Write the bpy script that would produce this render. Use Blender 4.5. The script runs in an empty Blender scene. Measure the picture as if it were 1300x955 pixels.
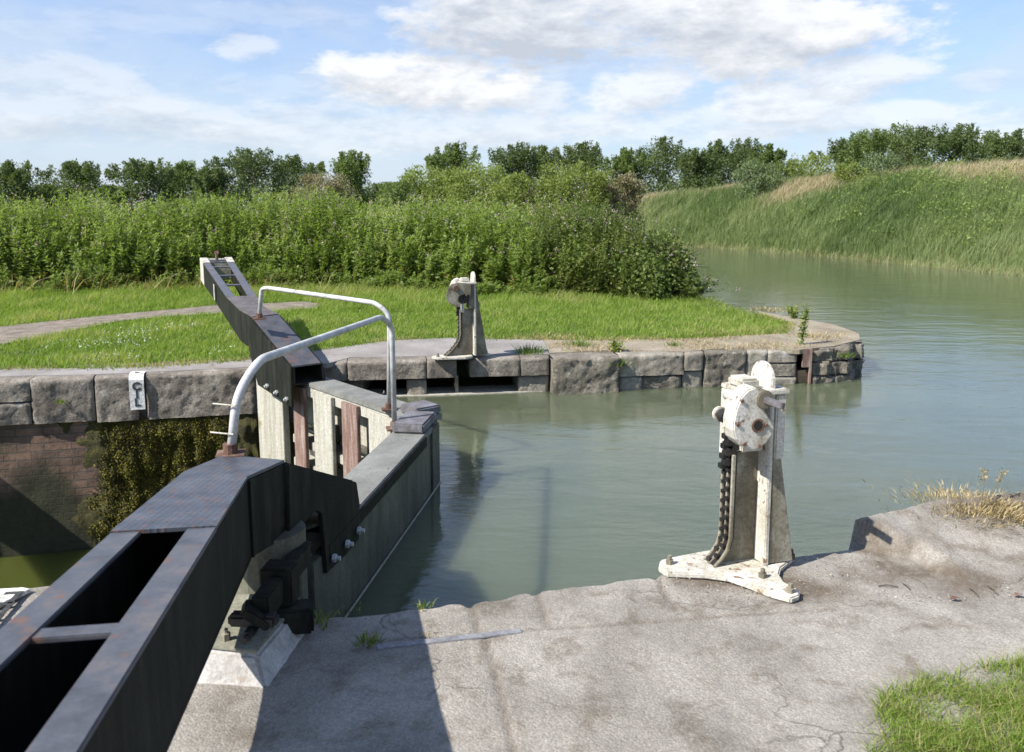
import bpy, bmesh, math, random
import numpy as np
from mathutils import Vector, Matrix, noise
rng = np.random.default_rng(7); random.seed(7)
R = math.radians
sc = bpy.context.scene
col = sc.collection

# ------------------------------------------------------------------ survey helpers
EYE = 1.6; FPX = 1080.0; TH = math.atan((432-262)/FPX); CS, SN = math.cos(TH), math.sin(TH)
O = np.array([0, 0, EYE])
def ray(px, py):
    u = (px-650)/FPX; v = -(py-432)/FPX
    return np.array([u, CS+v*SN, -SN+v*CS])
def Z(px, py, z=0.):            # site point seen at (px,py) that lies at height z
    d = ray(px, py); return O+d*((z-EYE)/d[2])
def YY(px, py, y):
    d = ray(px, py); return O+d*(y/d[1])
def PL(px, py, p, head):        # ... that lies on a vertical plane through p
    h = R(head); n = np.array([math.cos(h), -math.sin(h), 0])
    d = ray(px, py); return O+d*(np.dot(np.array([p[0], p[1], 0])-O, n)/np.dot(d, n))
AX = R(74); A = np.array([math.sin(AX), math.cos(AX), 0]); P = np.array([-A[1], A[0], 0])
MIT = np.array([-.537, 5.995, 0]); WZ = -.395; CZ = -1.72

# ------------------------------------------------------------------ object helpers
def tag(o, label=None, cat=None, group=None, kind=None):
    if label: o['label'] = label
    if cat: o['category'] = cat
    if group: o['group'] = group
    if kind: o['kind'] = kind
    return o
def empty(name, loc):
    o = bpy.data.objects.new(name, None); col.objects.link(o); o.location = loc
    o.empty_display_size = .1; return o
def world_loc(o):
    l = Vector((0, 0, 0))
    while o is not None: l += o.location; o = o.parent
    return l
class MB:
    """collects shapes given in site coordinates; build() links them as one mesh object"""
    def __init__(s): s.v = []; s.f = []
    def add(s, v, f):
        b = len(s.v); s.v += [tuple(map(float, p)) for p in v]; s.f += [tuple(b+i for i in q) for q in f]; return s
    def hexa(s, c):   # 8 corners: bottom ring 0-3, top ring 4-7
        return s.add(c, [(0,1,2,3),(7,6,5,4),(0,4,5,1),(1,5,6,2),(2,6,7,3),(3,7,4,0)])
    def box(s, c, ex, ey, ez):   # centre and three half-extent vectors
        c, ex, ey, ez = map(np.array, (c, ex, ey, ez))
        return s.hexa([c-ex-ey-ez, c+ex-ey-ez, c+ex+ey-ez, c-ex+ey-ez, c-ex-ey+ez, c+ex-ey+ez, c+ex+ey+ez, c-ex+ey+ez])
    def prism(s, poly, vec):
        n = len(poly); poly = [np.array(p, float) for p in poly]; vec = np.array(vec, float)
        v = poly+[p+vec for p in poly]
        return s.add(v, [tuple(range(n)), tuple(range(2*n-1, n-1, -1))]+[(i, (i+1) % n, n+(i+1) % n, n+i) for i in range(n)])
    def tube(s, pts, r, n=12, caps=True, smooth=0):
        pts = [np.array(p, float) for p in pts]
        if smooth: pts = roundpath(pts, smooth)
        rs = r if hasattr(r, '__len__') else [r]*len(pts)
        v = []; up = np.array([0.03, .1, 1.]); last = None
        for i, p in enumerate(pts):
            t = pts[min(i+1, len(pts)-1)]-pts[max(i-1, 0)]; t = t/(np.linalg.norm(t)+1e-9)
            if last is None:
                a = np.cross(t, up); 
                if np.linalg.norm(a) < .2: a = np.cross(t, [1, 0, 0])
            else: a = last-t*np.dot(last, t)
            a /= np.linalg.norm(a); last = a; b = np.cross(t, a)
            v += [p+rs[i]*(math.cos(2*math.pi*k/n)*a+math.sin(2*math.pi*k/n)*b) for k in range(n)]
        f = []
        for i in range(len(pts)-1):
            for k in range(n): f.append((i*n+k, i*n+(k+1) % n, (i+1)*n+(k+1) % n, (i+1)*n+k))
        if caps: f += [tuple(range(n)), tuple(range(len(v)-1, len(v)-n-1, -1))]
        return s.add(v, f)
    def build(s, name, mat, parent=None, bevel=0, smooth=False, seg=2):
        me = bpy.data.meshes.new(name); off = np.array(world_loc(parent)) if parent else np.zeros(3)
        me.from_pydata([tuple(np.array(p)-off) for p in s.v], [], s.f)
        bm = bmesh.new(); bm.from_mesh(me); bmesh.ops.recalc_face_normals(bm, faces=bm.faces)
        if bevel:
            es = [e for e in bm.edges if e.is_manifold and e.calc_face_angle(0) > R(30)]
            bmesh.ops.bevel(bm, geom=es, offset=bevel, segments=seg, affect='EDGES', clamp_overlap=True)
        bm.to_mesh(me); bm.free()
        if smooth: me.polygons.foreach_set('use_smooth', [True]*len(me.polygons))
        o = bpy.data.objects.new(name, me); col.objects.link(o)
        if parent: o.parent = parent
        if mat: me.materials.append(mat)
        return o
def roundpath(pts, r, n=6):
    out = [pts[0]]
    for i in range(1, len(pts)-1):
        a, b, c = pts[i-1], pts[i], pts[i+1]
        u = a-b; w = c-b; lu = np.linalg.norm(u); lw = np.linalg.norm(w); q = min(r, lu*.45, lw*.45)
        s0 = b+u/lu*q; s1 = b+w/lw*q
        for k in range(n+1):
            t = k/n; out.append((1-t)**2*s0+2*t*(1-t)*b+t*t*s1)
    out.append(pts[-1]); return out
def npmesh(name, V, F, mat, parent=None, rnd=None, mats=None, mi=None, smooth=False):
    """big meshes from arrays: V (n,3), F (m,k) or list of such"""
    me = bpy.data.meshes.new(name)
    Fs = F if isinstance(F, list) else [F]
    off = np.array(world_loc(parent)) if parent else np.zeros(3)
    V = np.asarray(V, float)-off
    me.vertices.add(len(V)); me.vertices.foreach_set('co', V.astype(np.float32).ravel())
    nl = sum(f.size for f in Fs); npo = sum(len(f) for f in Fs)
    me.loops.add(nl); me.loops.foreach_set('vertex_index', np.concatenate([f.ravel() for f in Fs]).astype(np.int32))
    me.polygons.add(npo)
    tot = np.concatenate([np.full(len(f), f.shape[1]) for f in Fs])
    me.polygons.foreach_set('loop_start', np.concatenate([[0], np.cumsum(tot)[:-1]]).astype(np.int32))
    me.polygons.foreach_set('loop_total', tot.astype(np.int32))
    for m in (mats or [mat]): me.materials.append(m)
    if mi is not None: me.polygons.foreach_set('material_index', mi.astype(np.int32))
    if smooth: me.polygons.foreach_set('use_smooth', np.ones(npo, bool))
    me.update(calc_edges=True)
    if rnd is not None:
        a = me.attributes.new('rnd', 'FLOAT', 'POINT'); a.data.foreach_set('value', np.asarray(rnd, np.float32))
    o = bpy.data.objects.new(name, me); col.objects.link(o)
    if parent: o.parent = parent
    return o

# ------------------------------------------------------------------ materials
def newmat(name):
    m = bpy.data.materials.new(name); m.use_nodes = True; nt = m.node_tree
    return m, nt, nt.nodes, nt.links, nt.nodes['Principled BSDF']
def ramp(nt, fac, stops, interp='LINEAR'):
    r = nt.nodes.new('ShaderNodeValToRGB'); r.color_ramp.interpolation = interp
    e = r.color_ramp.elements
    while len(e) < len(stops): e.new(.5)
    for k, (p, c) in enumerate(stops):
        e[k].position = p; e[k].color = (*c, 1) if len(c) == 3 else c
    nt.links.new(fac, r.inputs[0]); return r.outputs[0]
def mix(nt, fac, a, b, mode='MIX'):
    n = nt.nodes.new('ShaderNodeMix'); n.data_type = 'RGBA'; n.blend_type = mode
    for s, x in ((n.inputs[0], fac), (n.inputs[6], a), (n.inputs[7], b)):
        if hasattr(x, 'links'): nt.links.new(x, s)
        elif isinstance(x, (int, float)): s.default_value = x
        else: s.default_value = (*x, 1)
    return n.outputs[2]
def math_(nt, op, a, b=None, c=None, clamp=False):
    n = nt.nodes.new('ShaderNodeMath'); n.operation = op; n.use_clamp = clamp
    for s, x in zip(n.inputs, (a, b, c)):
        if x is None: continue
        if hasattr(x, 'links'): nt.links.new(x, s)
        else: s.default_value = x
    return n.outputs[0]
def nz(nt, scale, detail=6, rough=.6, vec=None, dist=0, stretch=None):
    g = vec
    if g is None: g = nt.nodes.new('ShaderNodeNewGeometry').outputs['Position']
    if stretch:
        m = nt.nodes.new('ShaderNodeMapping'); m.inputs['Scale'].default_value = stretch
        nt.links.new(g, m.inputs[0]); g = m.outputs[0]
    n = nt.nodes.new('ShaderNodeTexNoise'); n.inputs['Scale'].default_value = scale
    n.inputs['Detail'].default_value = detail; n.inputs['Roughness'].default_value = rough
    n.inputs['Distortion'].default_value = dist
    nt.links.new(g, n.inputs['Vector']); return n.outputs[0]
def bump(nt, b, h, strength=.5, dist=.01, chain=None):
    n = nt.nodes.new('ShaderNodeBump'); n.inputs['Strength'].default_value = strength; n.inputs['Distance'].default_value = dist
    nt.links.new(h, n.inputs['Height'])
    if chain: nt.links.new(chain, n.inputs['Normal'])
    nt.links.new(n.outputs[0], b.inputs['Normal']); return n.outputs[0]
def stone(name, c1, c2, c3, scale=3, rough=.9, bs=.6, bd=.01, spots=None, stretch=None, fine=60, finec=.35):
    """weathered surface: broad blotches, fine grain, optional lichen/rust spots"""
    m, nt, N, L, b = newmat(name)
    base = ramp(nt, nz(nt, scale, 8, .65, stretch=stretch), [(.3, c1), (.5, c2), (.7, c3)])
    g = nz(nt, fine, 4, .7)
    k = ramp(nt, g, [(.3, (1-finec,)*3), (.7, (1+finec*.6,)*3)])
    base = mix(nt, 1., base, k, 'MULTIPLY')
    if spots:
        sc_, lo, hi, c = spots
        f = ramp(nt, nz(nt, sc_, 7, .6), [(lo, (0, 0, 0)), (hi, (1, 1, 1))])
        base = mix(nt, f, base, c)
    L.new(base, b.inputs['Base Color']); b.inputs['Roughness'].default_value = rough
    h = math_(nt, 'ADD', math_(nt, 'MULTIPLY', nz(nt, scale*4, 8, .7), 1.), math_(nt, 'MULTIPLY', g, .35))
    bump(nt, b, h, bs, bd)
    if 'steel' in name: b.inputs['Specular IOR Level'].default_value = .2
    return m
def leafmat(name, stops, trans=.35, rough=.55):
    m, nt, N, L, b = newmat(name)
    a = N.new('ShaderNodeAttribute'); a.attribute_name = 'rnd'
    c = ramp(nt, a.outputs['Fac'], stops)
    L.new(c, b.inputs['Base Color']); b.inputs['Roughness'].default_value = rough
    b.inputs['Specular IOR Level'].default_value = .25
    t = N.new('ShaderNodeBsdfTranslucent'); L.new(mix(nt, 1., c, (1.2, 1.25, .6), 'MULTIPLY'), t.inputs[0])
    ms = N.new('ShaderNodeMixShader'); ms.inputs[0].default_value = trans
    L.new(b.outputs[0], ms.inputs[1]); L.new(t.outputs[0], ms.inputs[2])
    L.new(ms.outputs[0], N['Material Output'].inputs[0]); return m

M = {}
M['coping'] = stone('coping_stone_weathered', (.1,.085,.068), (.22,.19,.155), (.36,.325,.27), 3.5, .92, .9, .02, (9, .62, .72, (.42,.41,.37)), fine=45, finec=.45)
M['coping_pale'] = stone('coping_stone_pale', (.16,.14,.108), (.28,.25,.2), (.42,.385,.32), 4, .92, .9, .02, (7, .6, .7, (.4,.39,.35)), fine=50)
M['rubble'] = stone('rubble_stone', (.1,.088,.065), (.21,.185,.145), (.34,.31,.25), 4, .92, 1, .03, (12, .6, .7, (.36,.35,.3)), fine=40, finec=.5)
M['steel_dark'] = stone('painted_dark_steel', (.006,.007,.005), (.014,.0155,.011), (.034,.034,.024), 6, .7, .35, .004, (10, .63, .75, (.05,.025,.012)), fine=90, stretch=(3, 3, .5))
M['wood_pale'] = stone('pale_weathered_timber', (.3,.28,.21), (.42,.4,.33), (.52,.5,.43), 3, .8, .5, .006, (5, .62, .75, (.22,.19,.1)), stretch=(6, 6, .7))
M['wood_rust'] = stone('red_brown_timber', (.13,.07,.055), (.22,.14,.11), (.36,.29,.25), 4, .8, .5, .006, stretch=(6, 6, .8))
M['wood_gray'] = stone('grey_walkway_timber', (.13,.13,.115), (.2,.2,.18), (.27,.27,.245), 4, .85, .6, .006, (14, .62, .72, (.08,.08,.065)), fine=80)
M['gate_face'] = stone('wet_gate_face', (.05,.052,.036), (.1,.1,.072), (.17,.165,.12), 2.5, .6, .4, .006, (6, .6, .74, (.03,.035,.02)), stretch=(3, 3, .8), fine=50)
M['cap'] = stone('weathered_post_cap', (.08,.06,.055), (.15,.14,.145), (.24,.25,.28), 9, .6, .4, .005)
M['galv'] = stone('worn_white_tube', (.3,.3,.29), (.5,.5,.49), (.64,.63,.6), 9, .5, .25, .003, (14, .64, .72, (.2,.12,.07)), fine=120, finec=.2)
M['white_iron'] = stone('flaking_white_iron', (.33,.3,.22), (.56,.53,.45), (.7,.68,.62), 8, .65, .45, .004, (26, .585, .65, (.2,.12,.07)), fine=90, finec=.35, stretch=(1, 1, .55))
M['white_dirty'] = stone('dirty_white_iron', (.09,.075,.045), (.2,.175,.12), (.42,.39,.31), 7, .75, .5, .006, (10, .6, .72, (.09,.06,.035)), fine=70, finec=.4, stretch=(1, 1, .5))
M['rust'] = stone('rusted_iron', (.06,.03,.02), (.13,.068,.045), (.27,.19,.14), 14, .85, .5, .004)
M['black_iron'] = stone('greasy_black_iron', (.008,.008,.008), (.016,.015,.014), (.035,.03,.026), 12, .5, .4, .004)
M['red_iron'] = stone('red_wedge', (.14,.03,.02), (.22,.06,.04), (.25,.1,.07), 14, .7, .3, .003)
M['plate'] = stone('greenish_iron_plate', (.15,.15,.1), (.23,.225,.17), (.3,.29,.23), 4, .65, .3, .005, (8, .63, .73, (.13,.09,.05)))
M['white_paint'] = stone('white_painted_stone', (.4,.39,.34), (.72,.71,.67), (.82,.82,.8), 5, .8, .7, .01, (11, .6, .68, (.22,.2,.17)))
M['letter'] = stone('black_lettering', (.02,.02,.02), (.035,.035,.035), (.06,.06,.06), 20, .8, .2, .002)
M['soil'] = stone('bare_dark_soil', (.05,.04,.025), (.09,.07,.045), (.14,.11,.08), 5, .95, .8, .02)
M['bank_ground'] = stone('turf_ground', (.05,.085,.02), (.075,.12,.03), (.12,.13,.05), 2.5, .95, .8, .02, (3, .62, .75, (.16,.13,.08)))
M['bark'] = stone('bark', (.05,.04,.03), (.09,.075,.055), (.13,.11,.08), 6, .95, .6, .02, stretch=(3, 3, .6))
M['dome_white'] = M['white_iron']
M['leaf_dark'] = leafmat('dark_tree_leaf', [(0, (.055,.082,.03)), (.5, (.1,.138,.048)), (1, (.165,.205,.08))], .4)
M['leaf_mid'] = leafmat('mid_tree_leaf', [(0, (.075,.112,.032)), (.5, (.135,.185,.055)), (1, (.2,.255,.09))], .45)
M['leaf_willow'] = leafmat('willow_bush_leaf', [(0, (.12,.155,.035)), (.5, (.21,.26,.065)), (1, (.3,.35,.12))], .45)
M['leaf_pale'] = leafmat('pale_bush_leaf', [(0, (.08,.12,.05)), (.5, (.15,.2,.09)), (1, (.24,.29,.15))], .35)
M['leaf_brown'] = leafmat('dull_brown_bush_leaf', [(0, (.12,.12,.055)), (.5, (.22,.195,.11)), (1, (.32,.28,.18))], .35)
M['herb'] = leafmat('willowherb_leaf', [(0, (.125,.18,.035)), (.45, (.225,.305,.07)), (.8, (.31,.39,.13)), (.93, (.33,.37,.16)), (1, (.33,.24,.1))], .5)
M['bramble'] = leafmat('bramble_leaf', [(0, (.07,.105,.025)), (.5, (.14,.19,.045)), (.9, (.22,.26,.08)), (1, (.3,.25,.12))], .35)
M['blossom'] = leafmat('pink_blossom', [(0, (.4,.2,.34)), (.5, (.5,.34,.42)), (1, (.66,.62,.58))], .3)
M['stem'] = leafmat('plant_stem', [(0, (.07,.09,.03)), (.6, (.13,.13,.05)), (1, (.25,.15,.08))], .1)
M['lawn'] = leafmat('lawn_blade', [(0, (.13,.2,.025)), (.5, (.21,.31,.045)), (.85, (.29,.37,.085)), (1, (.42,.37,.18))], .45)
M['reed'] = leafmat('reed_blade', [(0, (.09,.14,.045)), (.4, (.16,.215,.075)), (.7, (.235,.285,.12)), (.85, (.34,.29,.17)), (1, (.55,.46,.32))], .35)
M['straw'] = leafmat('straw_blade', [(0, (.2,.16,.08)), (.5, (.38,.29,.15)), (1, (.6,.5,.31))], .3)
M['weed'] = leafmat('weed_leaf', [(0, (.08,.14,.03)), (.6, (.17,.24,.05)), (1, (.35,.33,.1))], .35)
M['grit'] = leafmat('grit_grain', [(0, (.1,.08,.06)), (.6, (.28,.25,.2)), (1, (.55,.52,.46))], 0, .9)
M['flower_white'] = leafmat('white_petal', [(0, (.6,.6,.55)), (1, (.8,.8,.76))], .2)

def near_mat():
    m, nt, N, L, b = newmat('worn_concrete_paving')
    big = ramp(nt, nz(nt, 1.6, 9, .6, dist=.6), [(.28, (.18,.165,.14)), (.48, (.282,.262,.23)), (.7, (.395,.372,.332))])
    fine = nz(nt, 130, 5, .85)
    c = mix(nt, 1., big, ramp(nt, fine, [(.34, (.62,.6,.58)), (.5, (.98,.97,.96)), (.68, (1.18,1.18,1.17))]), 'MULTIPLY')
    v = N.new('ShaderNodeTexVoronoi'); v.inputs['Scale'].default_value = 120
    g = N.new('ShaderNodeNewGeometry'); L.new(g.outputs['Position'], v.inputs['Vector'])
    peb = ramp(nt, v.outputs['Color'], [(.35, (.68,.66,.62)), (.8, (1.25,1.22,1.18))])
    c = mix(nt, .4, c, peb, 'MULTIPLY')
    c = mix(nt, 1., c, ramp(nt, nz(nt, 6, 8, .7, dist=.4), [(.34, (.66,.62,.56)), (.48, (1.,1.,1.)), (.62, (1.05,1.05,1.05)), (.7, (1.25,1.25,1.25))]), 'MULTIPLY')
    ck = N.new('ShaderNodeTexVoronoi'); ck.feature = 'DISTANCE_TO_EDGE'; ck.inputs['Scale'].default_value = 1.1; wv = N.new('ShaderNodeVectorMath'); wv.operation = 'ADD'; nn_ = N.new('ShaderNodeTexNoise'); nn_.inputs['Scale'].default_value = 5; nn_.inputs['Detail'].default_value = 6; L.new(g.outputs['Position'], nn_.inputs['Vector']); sc2 = N.new('ShaderNodeVectorMath'); sc2.operation = 'SCALE'; sc2.inputs['Scale'].default_value = .25; L.new(nn_.outputs['Color'], sc2.inputs[0]); L.new(g.outputs['Position'], wv.inputs[0]); L.new(sc2.outputs[0], wv.inputs[1]); L.new(wv.outputs[0], ck.inputs['Vector'])
    c = mix(nt, math_(nt, 'MULTIPLY', ramp(nt, ck.outputs['Distance'], [(.0, (1,1,1)), (.006, (0,0,0))]), ramp(nt, nz(nt, 1.3, 3), [(.45, (0,0,0)), (.6, (.8,.8,.8))])), c, (.06,.05,.04))
    at = N.new('ShaderNodeAttribute'); at.attribute_name = 'rnd'
    dn = math_(nt, 'MULTIPLY', at.outputs['Fac'], ramp(nt, nz(nt, 22, 6, .75), [(.3, (.3,.3,.3)), (.55, (1.3,1.3,1.3))]), clamp=True)
    c = mix(nt, dn, c, mix(nt, nz(nt, 70, 3, .8), (.05,.038,.025), (.2,.16,.115)))
    L.new(c, b.inputs['Base Color']); b.inputs['Roughness'].default_value = .92
    h = math_(nt, 'ADD', math_(nt, 'MULTIPLY', nz(nt, 14, 8, .7), 1.2), math_(nt, 'MULTIPLY', v.outputs['Distance'], -.5))
    h = math_(nt, 'ADD', h, math_(nt, 'MULTIPLY', fine, .5))
    bump(nt, b, h, .65, .007); return m
M['near'] = near_mat()

def tread_mat():
    m, nt, N, L, b = newmat('blue_grey_tread_plate')
    a = nz(nt, 9, 7, .7); c = ramp(nt, a, [(.3, (.05,.055,.065)), (.52, (.085,.095,.115)), (.66, (.12,.125,.14))])
    r = ramp(nt, nz(nt, 30, 6, .75), [(.52, (0, 0, 0)), (.66, (1, 1, 1))]); c = mix(nt, math_(nt, 'MULTIPLY', r, .65), c, (.2,.09,.05))
    L.new(c, b.inputs['Base Color']); b.inputs['Roughness'].default_value = .42; b.inputs['Metallic'].default_value = .25
    g = N.new('ShaderNodeNewGeometry'); s = N.new('ShaderNodeSeparateXYZ'); L.new(g.outputs['Position'], s.inputs[0])
    def wave(op):
        d = math_(nt, op, math_(nt, 'MULTIPLY', s.outputs[0], 150), math_(nt, 'MULTIPLY', s.outputs[1], 150)); return math_(nt, 'SINE', d)
    h = math_(nt, 'MULTIPLY', wave('ADD'), wave('SUBTRACT'))
    h = math_(nt, 'MAXIMUM', h, .2)
    bump(nt, b, h, .6, .003); return m
M['tread'] = tread_mat()
M['flange'] = stone('rust_flecked_flange', (.052,.054,.059), (.085,.088,.099), (.135,.118,.108), 9, .4, .25, .003, (13, .56, .70, (.15,.08,.05)), fine=90, finec=.2)

def water_mat(name, c, wave, dist):
    m, nt, N, L, b = newmat(name)
    col_ = ramp(nt, nz(nt, .35, 3, .5), [(.3, tuple(.85*x for x in c)), (.7, tuple(1.15*x for x in c))])
    L.new(col_, b.inputs['Base Color'])
    b.inputs['Roughness'].default_value = .03; b.inputs['IOR'].default_value = 1.52
    b.subsurface_method = 'BURLEY'; b.inputs['Subsurface Weight'].default_value = 1.; b.inputs['Subsurface Radius'].default_value = (1., 1., 1.); b.inputs['Subsurface Scale'].default_value = .35
    a1 = nz(nt, 1.1, 3, .5, stretch=(1, 2.2, 1), dist=.5); a2 = nz(nt, 7, 4, .6, stretch=(1, 2.6, 1), dist=.3)
    h = math_(nt, 'ADD', math_(nt, 'MULTIPLY', a1, 2.2), math_(nt, 'MULTIPLY', a2, .45))
    bump(nt, b, h, wave, dist); return m
M['water'] = water_mat('canal_water', (.09,.106,.064), .28, .018)
M['water_low'] = water_mat('chamber_water', (.06,.07,.016), .2, .01)

def brick_mat(name, c1, c2, mort, bw, bh, planexy=False):
    m, nt, N, L, b = newmat(name)
    g = N.new('ShaderNodeNewGeometry'); s = N.new('ShaderNodeSeparateXYZ'); L.new(g.outputs['Position'], s.inputs[0])
    u = math_(nt, 'ADD', math_(nt, 'MULTIPLY', s.outputs[0], float(A[0])), math_(nt, 'MULTIPLY', s.outputs[1], float(A[1])))
    v = s.outputs[2]
    if planexy: v = math_(nt, 'SUBTRACT', math_(nt, 'MULTIPLY', s.outputs[1], float(A[0])), math_(nt, 'MULTIPLY', s.outputs[0], float(A[1])))
    cb = N.new('ShaderNodeCombineXYZ'); L.new(u, cb.inputs[0]); L.new(v, cb.inputs[1])
    k = N.new('ShaderNodeTexBrick'); L.new(cb.outputs[0], k.inputs['Vector'])
    k.inputs['Scale'].default_value = 1; k.inputs['Brick Width'].default_value = bw; k.inputs['Row Height'].default_value = bh
    k.inputs['Mortar Size'].default_value = .006; k.inputs['Mortar Smooth'].default_value = .3
    k.inputs['Color1'].default_value = (*c1, 1); k.inputs['Color2'].default_value = (*c2, 1); k.inputs['Mortar'].default_value = (*mort, 1)
    c = mix(nt, 1., k.outputs[0], ramp(nt, nz(nt, 5, 8, .7), [(.3, (.45,.45,.45)), (.7, (1.3,1.3,1.3))]), 'MULTIPLY')
    at = N.new('ShaderNodeAttribute'); at.attribute_name = 'rnd'
    c = mix(nt, at.outputs['Fac'], c, mix(nt, nz(nt, 14, 6, .7), (.012,.012,.006), (.06,.06,.03)))
    L.new(c, b.inputs['Base Color']); b.inputs['Roughness'].default_value = .9
    h = math_(nt, 'ADD', math_(nt, 'MULTIPLY', k.outputs[1], -1.), nz(nt, 30, 6, .7)); bump(nt, b, h, .8, .01); return m
M['brick'] = brick_mat('lock_brick', (.25,.155,.105), (.15,.1,.075), (.11,.095,.08), .235, .078)
M['brick_path'] = brick_mat('brick_path', (.27,.21,.165), (.21,.175,.14), (.17,.18,.1), .22, .11, True)
M['pave'] = stone('flagstone_pavement', (.2,.18,.165), (.27,.245,.225), (.34,.32,.3), 2, .9, .5, .01, (6, .62, .75, (.2,.18,.1)), fine=60, finec=.3)
M['dirt_strip'] = stone('trodden_earth', (.2,.16,.11), (.3,.25,.18), (.38,.33,.25), 3, .95, .8, .02, (6, .55, .68, (.16,.18,.06)), fine=45, finec=.45)
M['moss'] = leafmat('wall_moss', [(0, (.035,.03,.008)), (.5, (.1,.09,.014)), (1, (.24,.22,.04))], .15, .9)
M['moss_base'] = stone('moss_mat', (.03,.028,.01), (.06,.055,.015), (.11,.1,.02), 9, .95, 1, .03)

# ------------------------------------------------------------------ setting: bed, water, banks
bed = MB().add([(-1500,-1500,-3.2),(1500,-1500,-3.2),(1500,1500,-3.2),(-1500,1500,-3.2)], [(0,1,2,3)]).build('ground', M['soil']); tag(bed, kind='structure')

def heel(s): return np.array([0,0,0])
d8 = R(8.07); GD = np.array([math.sin(d8), math.cos(d8), 0]); GN = np.array([-math.cos(d8), math.sin(d8), 0])
def near_t(p): return np.array(p, float)
FS = (.05, -.06)
def far_t(p):
    d = np.array(p, float)-MIT; a = d@A; q = -(d@P)
    return MIT+A*(a+FS[0])+P*(q+FS[1])+np.array([0, 0, p[2]])
def gp(q, off, z): return MIT-GD*q+GN*off+np.array([0, 0, z])     # point on the near leaf

nh = gp(2.75, .06, 0); fh = far_t(gp(2.75, .06, 0))
pts = [MIT+GN*.06, nh, (-.9,2.0,0), (3,-10,0), (60,-30,0), (60,30,0), (30,70,0), (-80,110,0), (-80,62,0), (-12,45,0), (0,14,0), fh+P*1.2, fh]
pw = MB().add([(p[0], p[1], WZ) for p in pts], [tuple(range(len(pts)))]).build('pound_water', M['water']); tag(pw, kind='structure')
cw = MB().add([(-14,0,CZ),(-.2,0,CZ),(-.2,5.9,CZ),(-1.6,9.5,CZ),(-14,9.5,CZ)], [(0,1,2,3,4)]).build('chamber_water', M['water_low']); tag(cw, kind='structure')

# far land : front edge polyline of the quay
front = [(-14,5.45),(-9,6.7),(-4.76,7.77),(-3.65,8.08),(-2.55,8.35),(-2.52,8.62),(-1.68,8.74),(-.67,8.89),(.40,9.04),(1.19,9.16),(1.92,9.28),(2.57,9.4),(3.25,9.47),(3.55,9.52),(3.95,9.68),(4.2,10.02),(4.36,10.7),(4.40,11.5),(4.05,12.4),(3.8,13.16),(3.3,15.),(3.2,18.),(4.0,25.),(4.6,32.),(1,41.),(-12,47.),(-60,52.)]
back = [(-160,52),(-160,5.4)]
poly = [(x, y, -.012) for x, y in front+back]
sb_ = [.45,.45,.45,.45,.6,.6,1.0,1.0,1.0,.45,.45,.45,.45,.45,.45]
landp = [(x-(.0 if i < 15 else .35), y+(sb_[i] if i < 15 else -.0)) for i, (x, y) in enumerate(front)]
landp = landp[:13]+[(3.5,9.95),(3.75,10.3),(3.98,11.0),(4.0,11.6),(3.7,12.4),(3.4,13.1)]+[(x-.3, y) for x, y in front[20:]]
land = MB().prism([(x, y, -3) for x, y in landp+back], (0, 0, 2.988)).build('towpath_bank', M['bank_ground']); tag(land, kind='structure')

# right bank terrain
rl = [(60,-60),(34,-14),(24,2),(18,14),(14.6,24.2),(13.,31.2),(11.8,36.5),(8.7,43),(4,50),(-4,57),(-20,64),(-60,72),(-160,85)]
def resample(pl, n):
    pl = np.array(pl, float); s = np.concatenate([[0], np.cumsum(np.linalg.norm(np.diff(pl, axis=0), axis=1))])
    t = np.linspace(0, s[-1], n); return np.stack([np.interp(t, s, pl[:, 0]), np.interp(t, s, pl[:, 1])], 1)
def smoothpl(p, k):
    for _ in range(k): p[1:-1] = (p[:-2]+2*p[1:-1]+p[2:])/4
    return p
RL = smoothpl(resample(rl, 220), 6)
tn = np.gradient(RL, axis=0); tn /= np.linalg.norm(tn, axis=1)[:, None]; RN = np.stack([tn[:, 1], -tn[:, 0]], 1)
for _ in range(12): RN[1:-1] = (RN[:-2]+RN[1:-1]+RN[2:])/3
RN /= np.linalg.norm(RN, axis=1)[:, None]
if RN[60]@np.array([1, .2]) < 0: RN = -RN
def crest(y, x):
    return float(np.interp(y, [-60, 10, 24, 36, 43, 50, 57, 70], [3.1, 3.1, 3.1, 3.15, 2.95, 2.2, 1.2, .8]))
dd = np.array([0, .4, 1, 2, 3, 4, 5, 6, 7, 8, 9, 11, 14, 20, 35, 70, 200, 700])
def hprof(d, c):
    t = np.clip(d/9, 0, 1); return -.55+(c+.55)*(1-(1-t)**1.7)
V = []; 
for i in range(len(RL)):
    c = crest(RL[i, 1], RL[i, 0])
    for d in dd:
        x, y = RL[i]+RN[i]*d; hh = hprof(d, c)+(.12*noise.noise((x*.3, y*.3, 0)) if d > .5 else 0) - (.5 if d > 20 else 0)
        V.append((x, y, hh))
nd = len(dd); F = np.array([(i*nd+j, (i+1)*nd+j, (i+1)*nd+j+1, i*nd+j+1) for i in range(len(RL)-1) for j in range(nd-1)])
rb = npmesh('canal_bank', V, F, stone('bank_turf', (.08,.1,.03), (.11,.14,.045), (.18,.17,.08), 1.2, .95, .6, .03), smooth=True); tag(rb, kind='structure')

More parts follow.
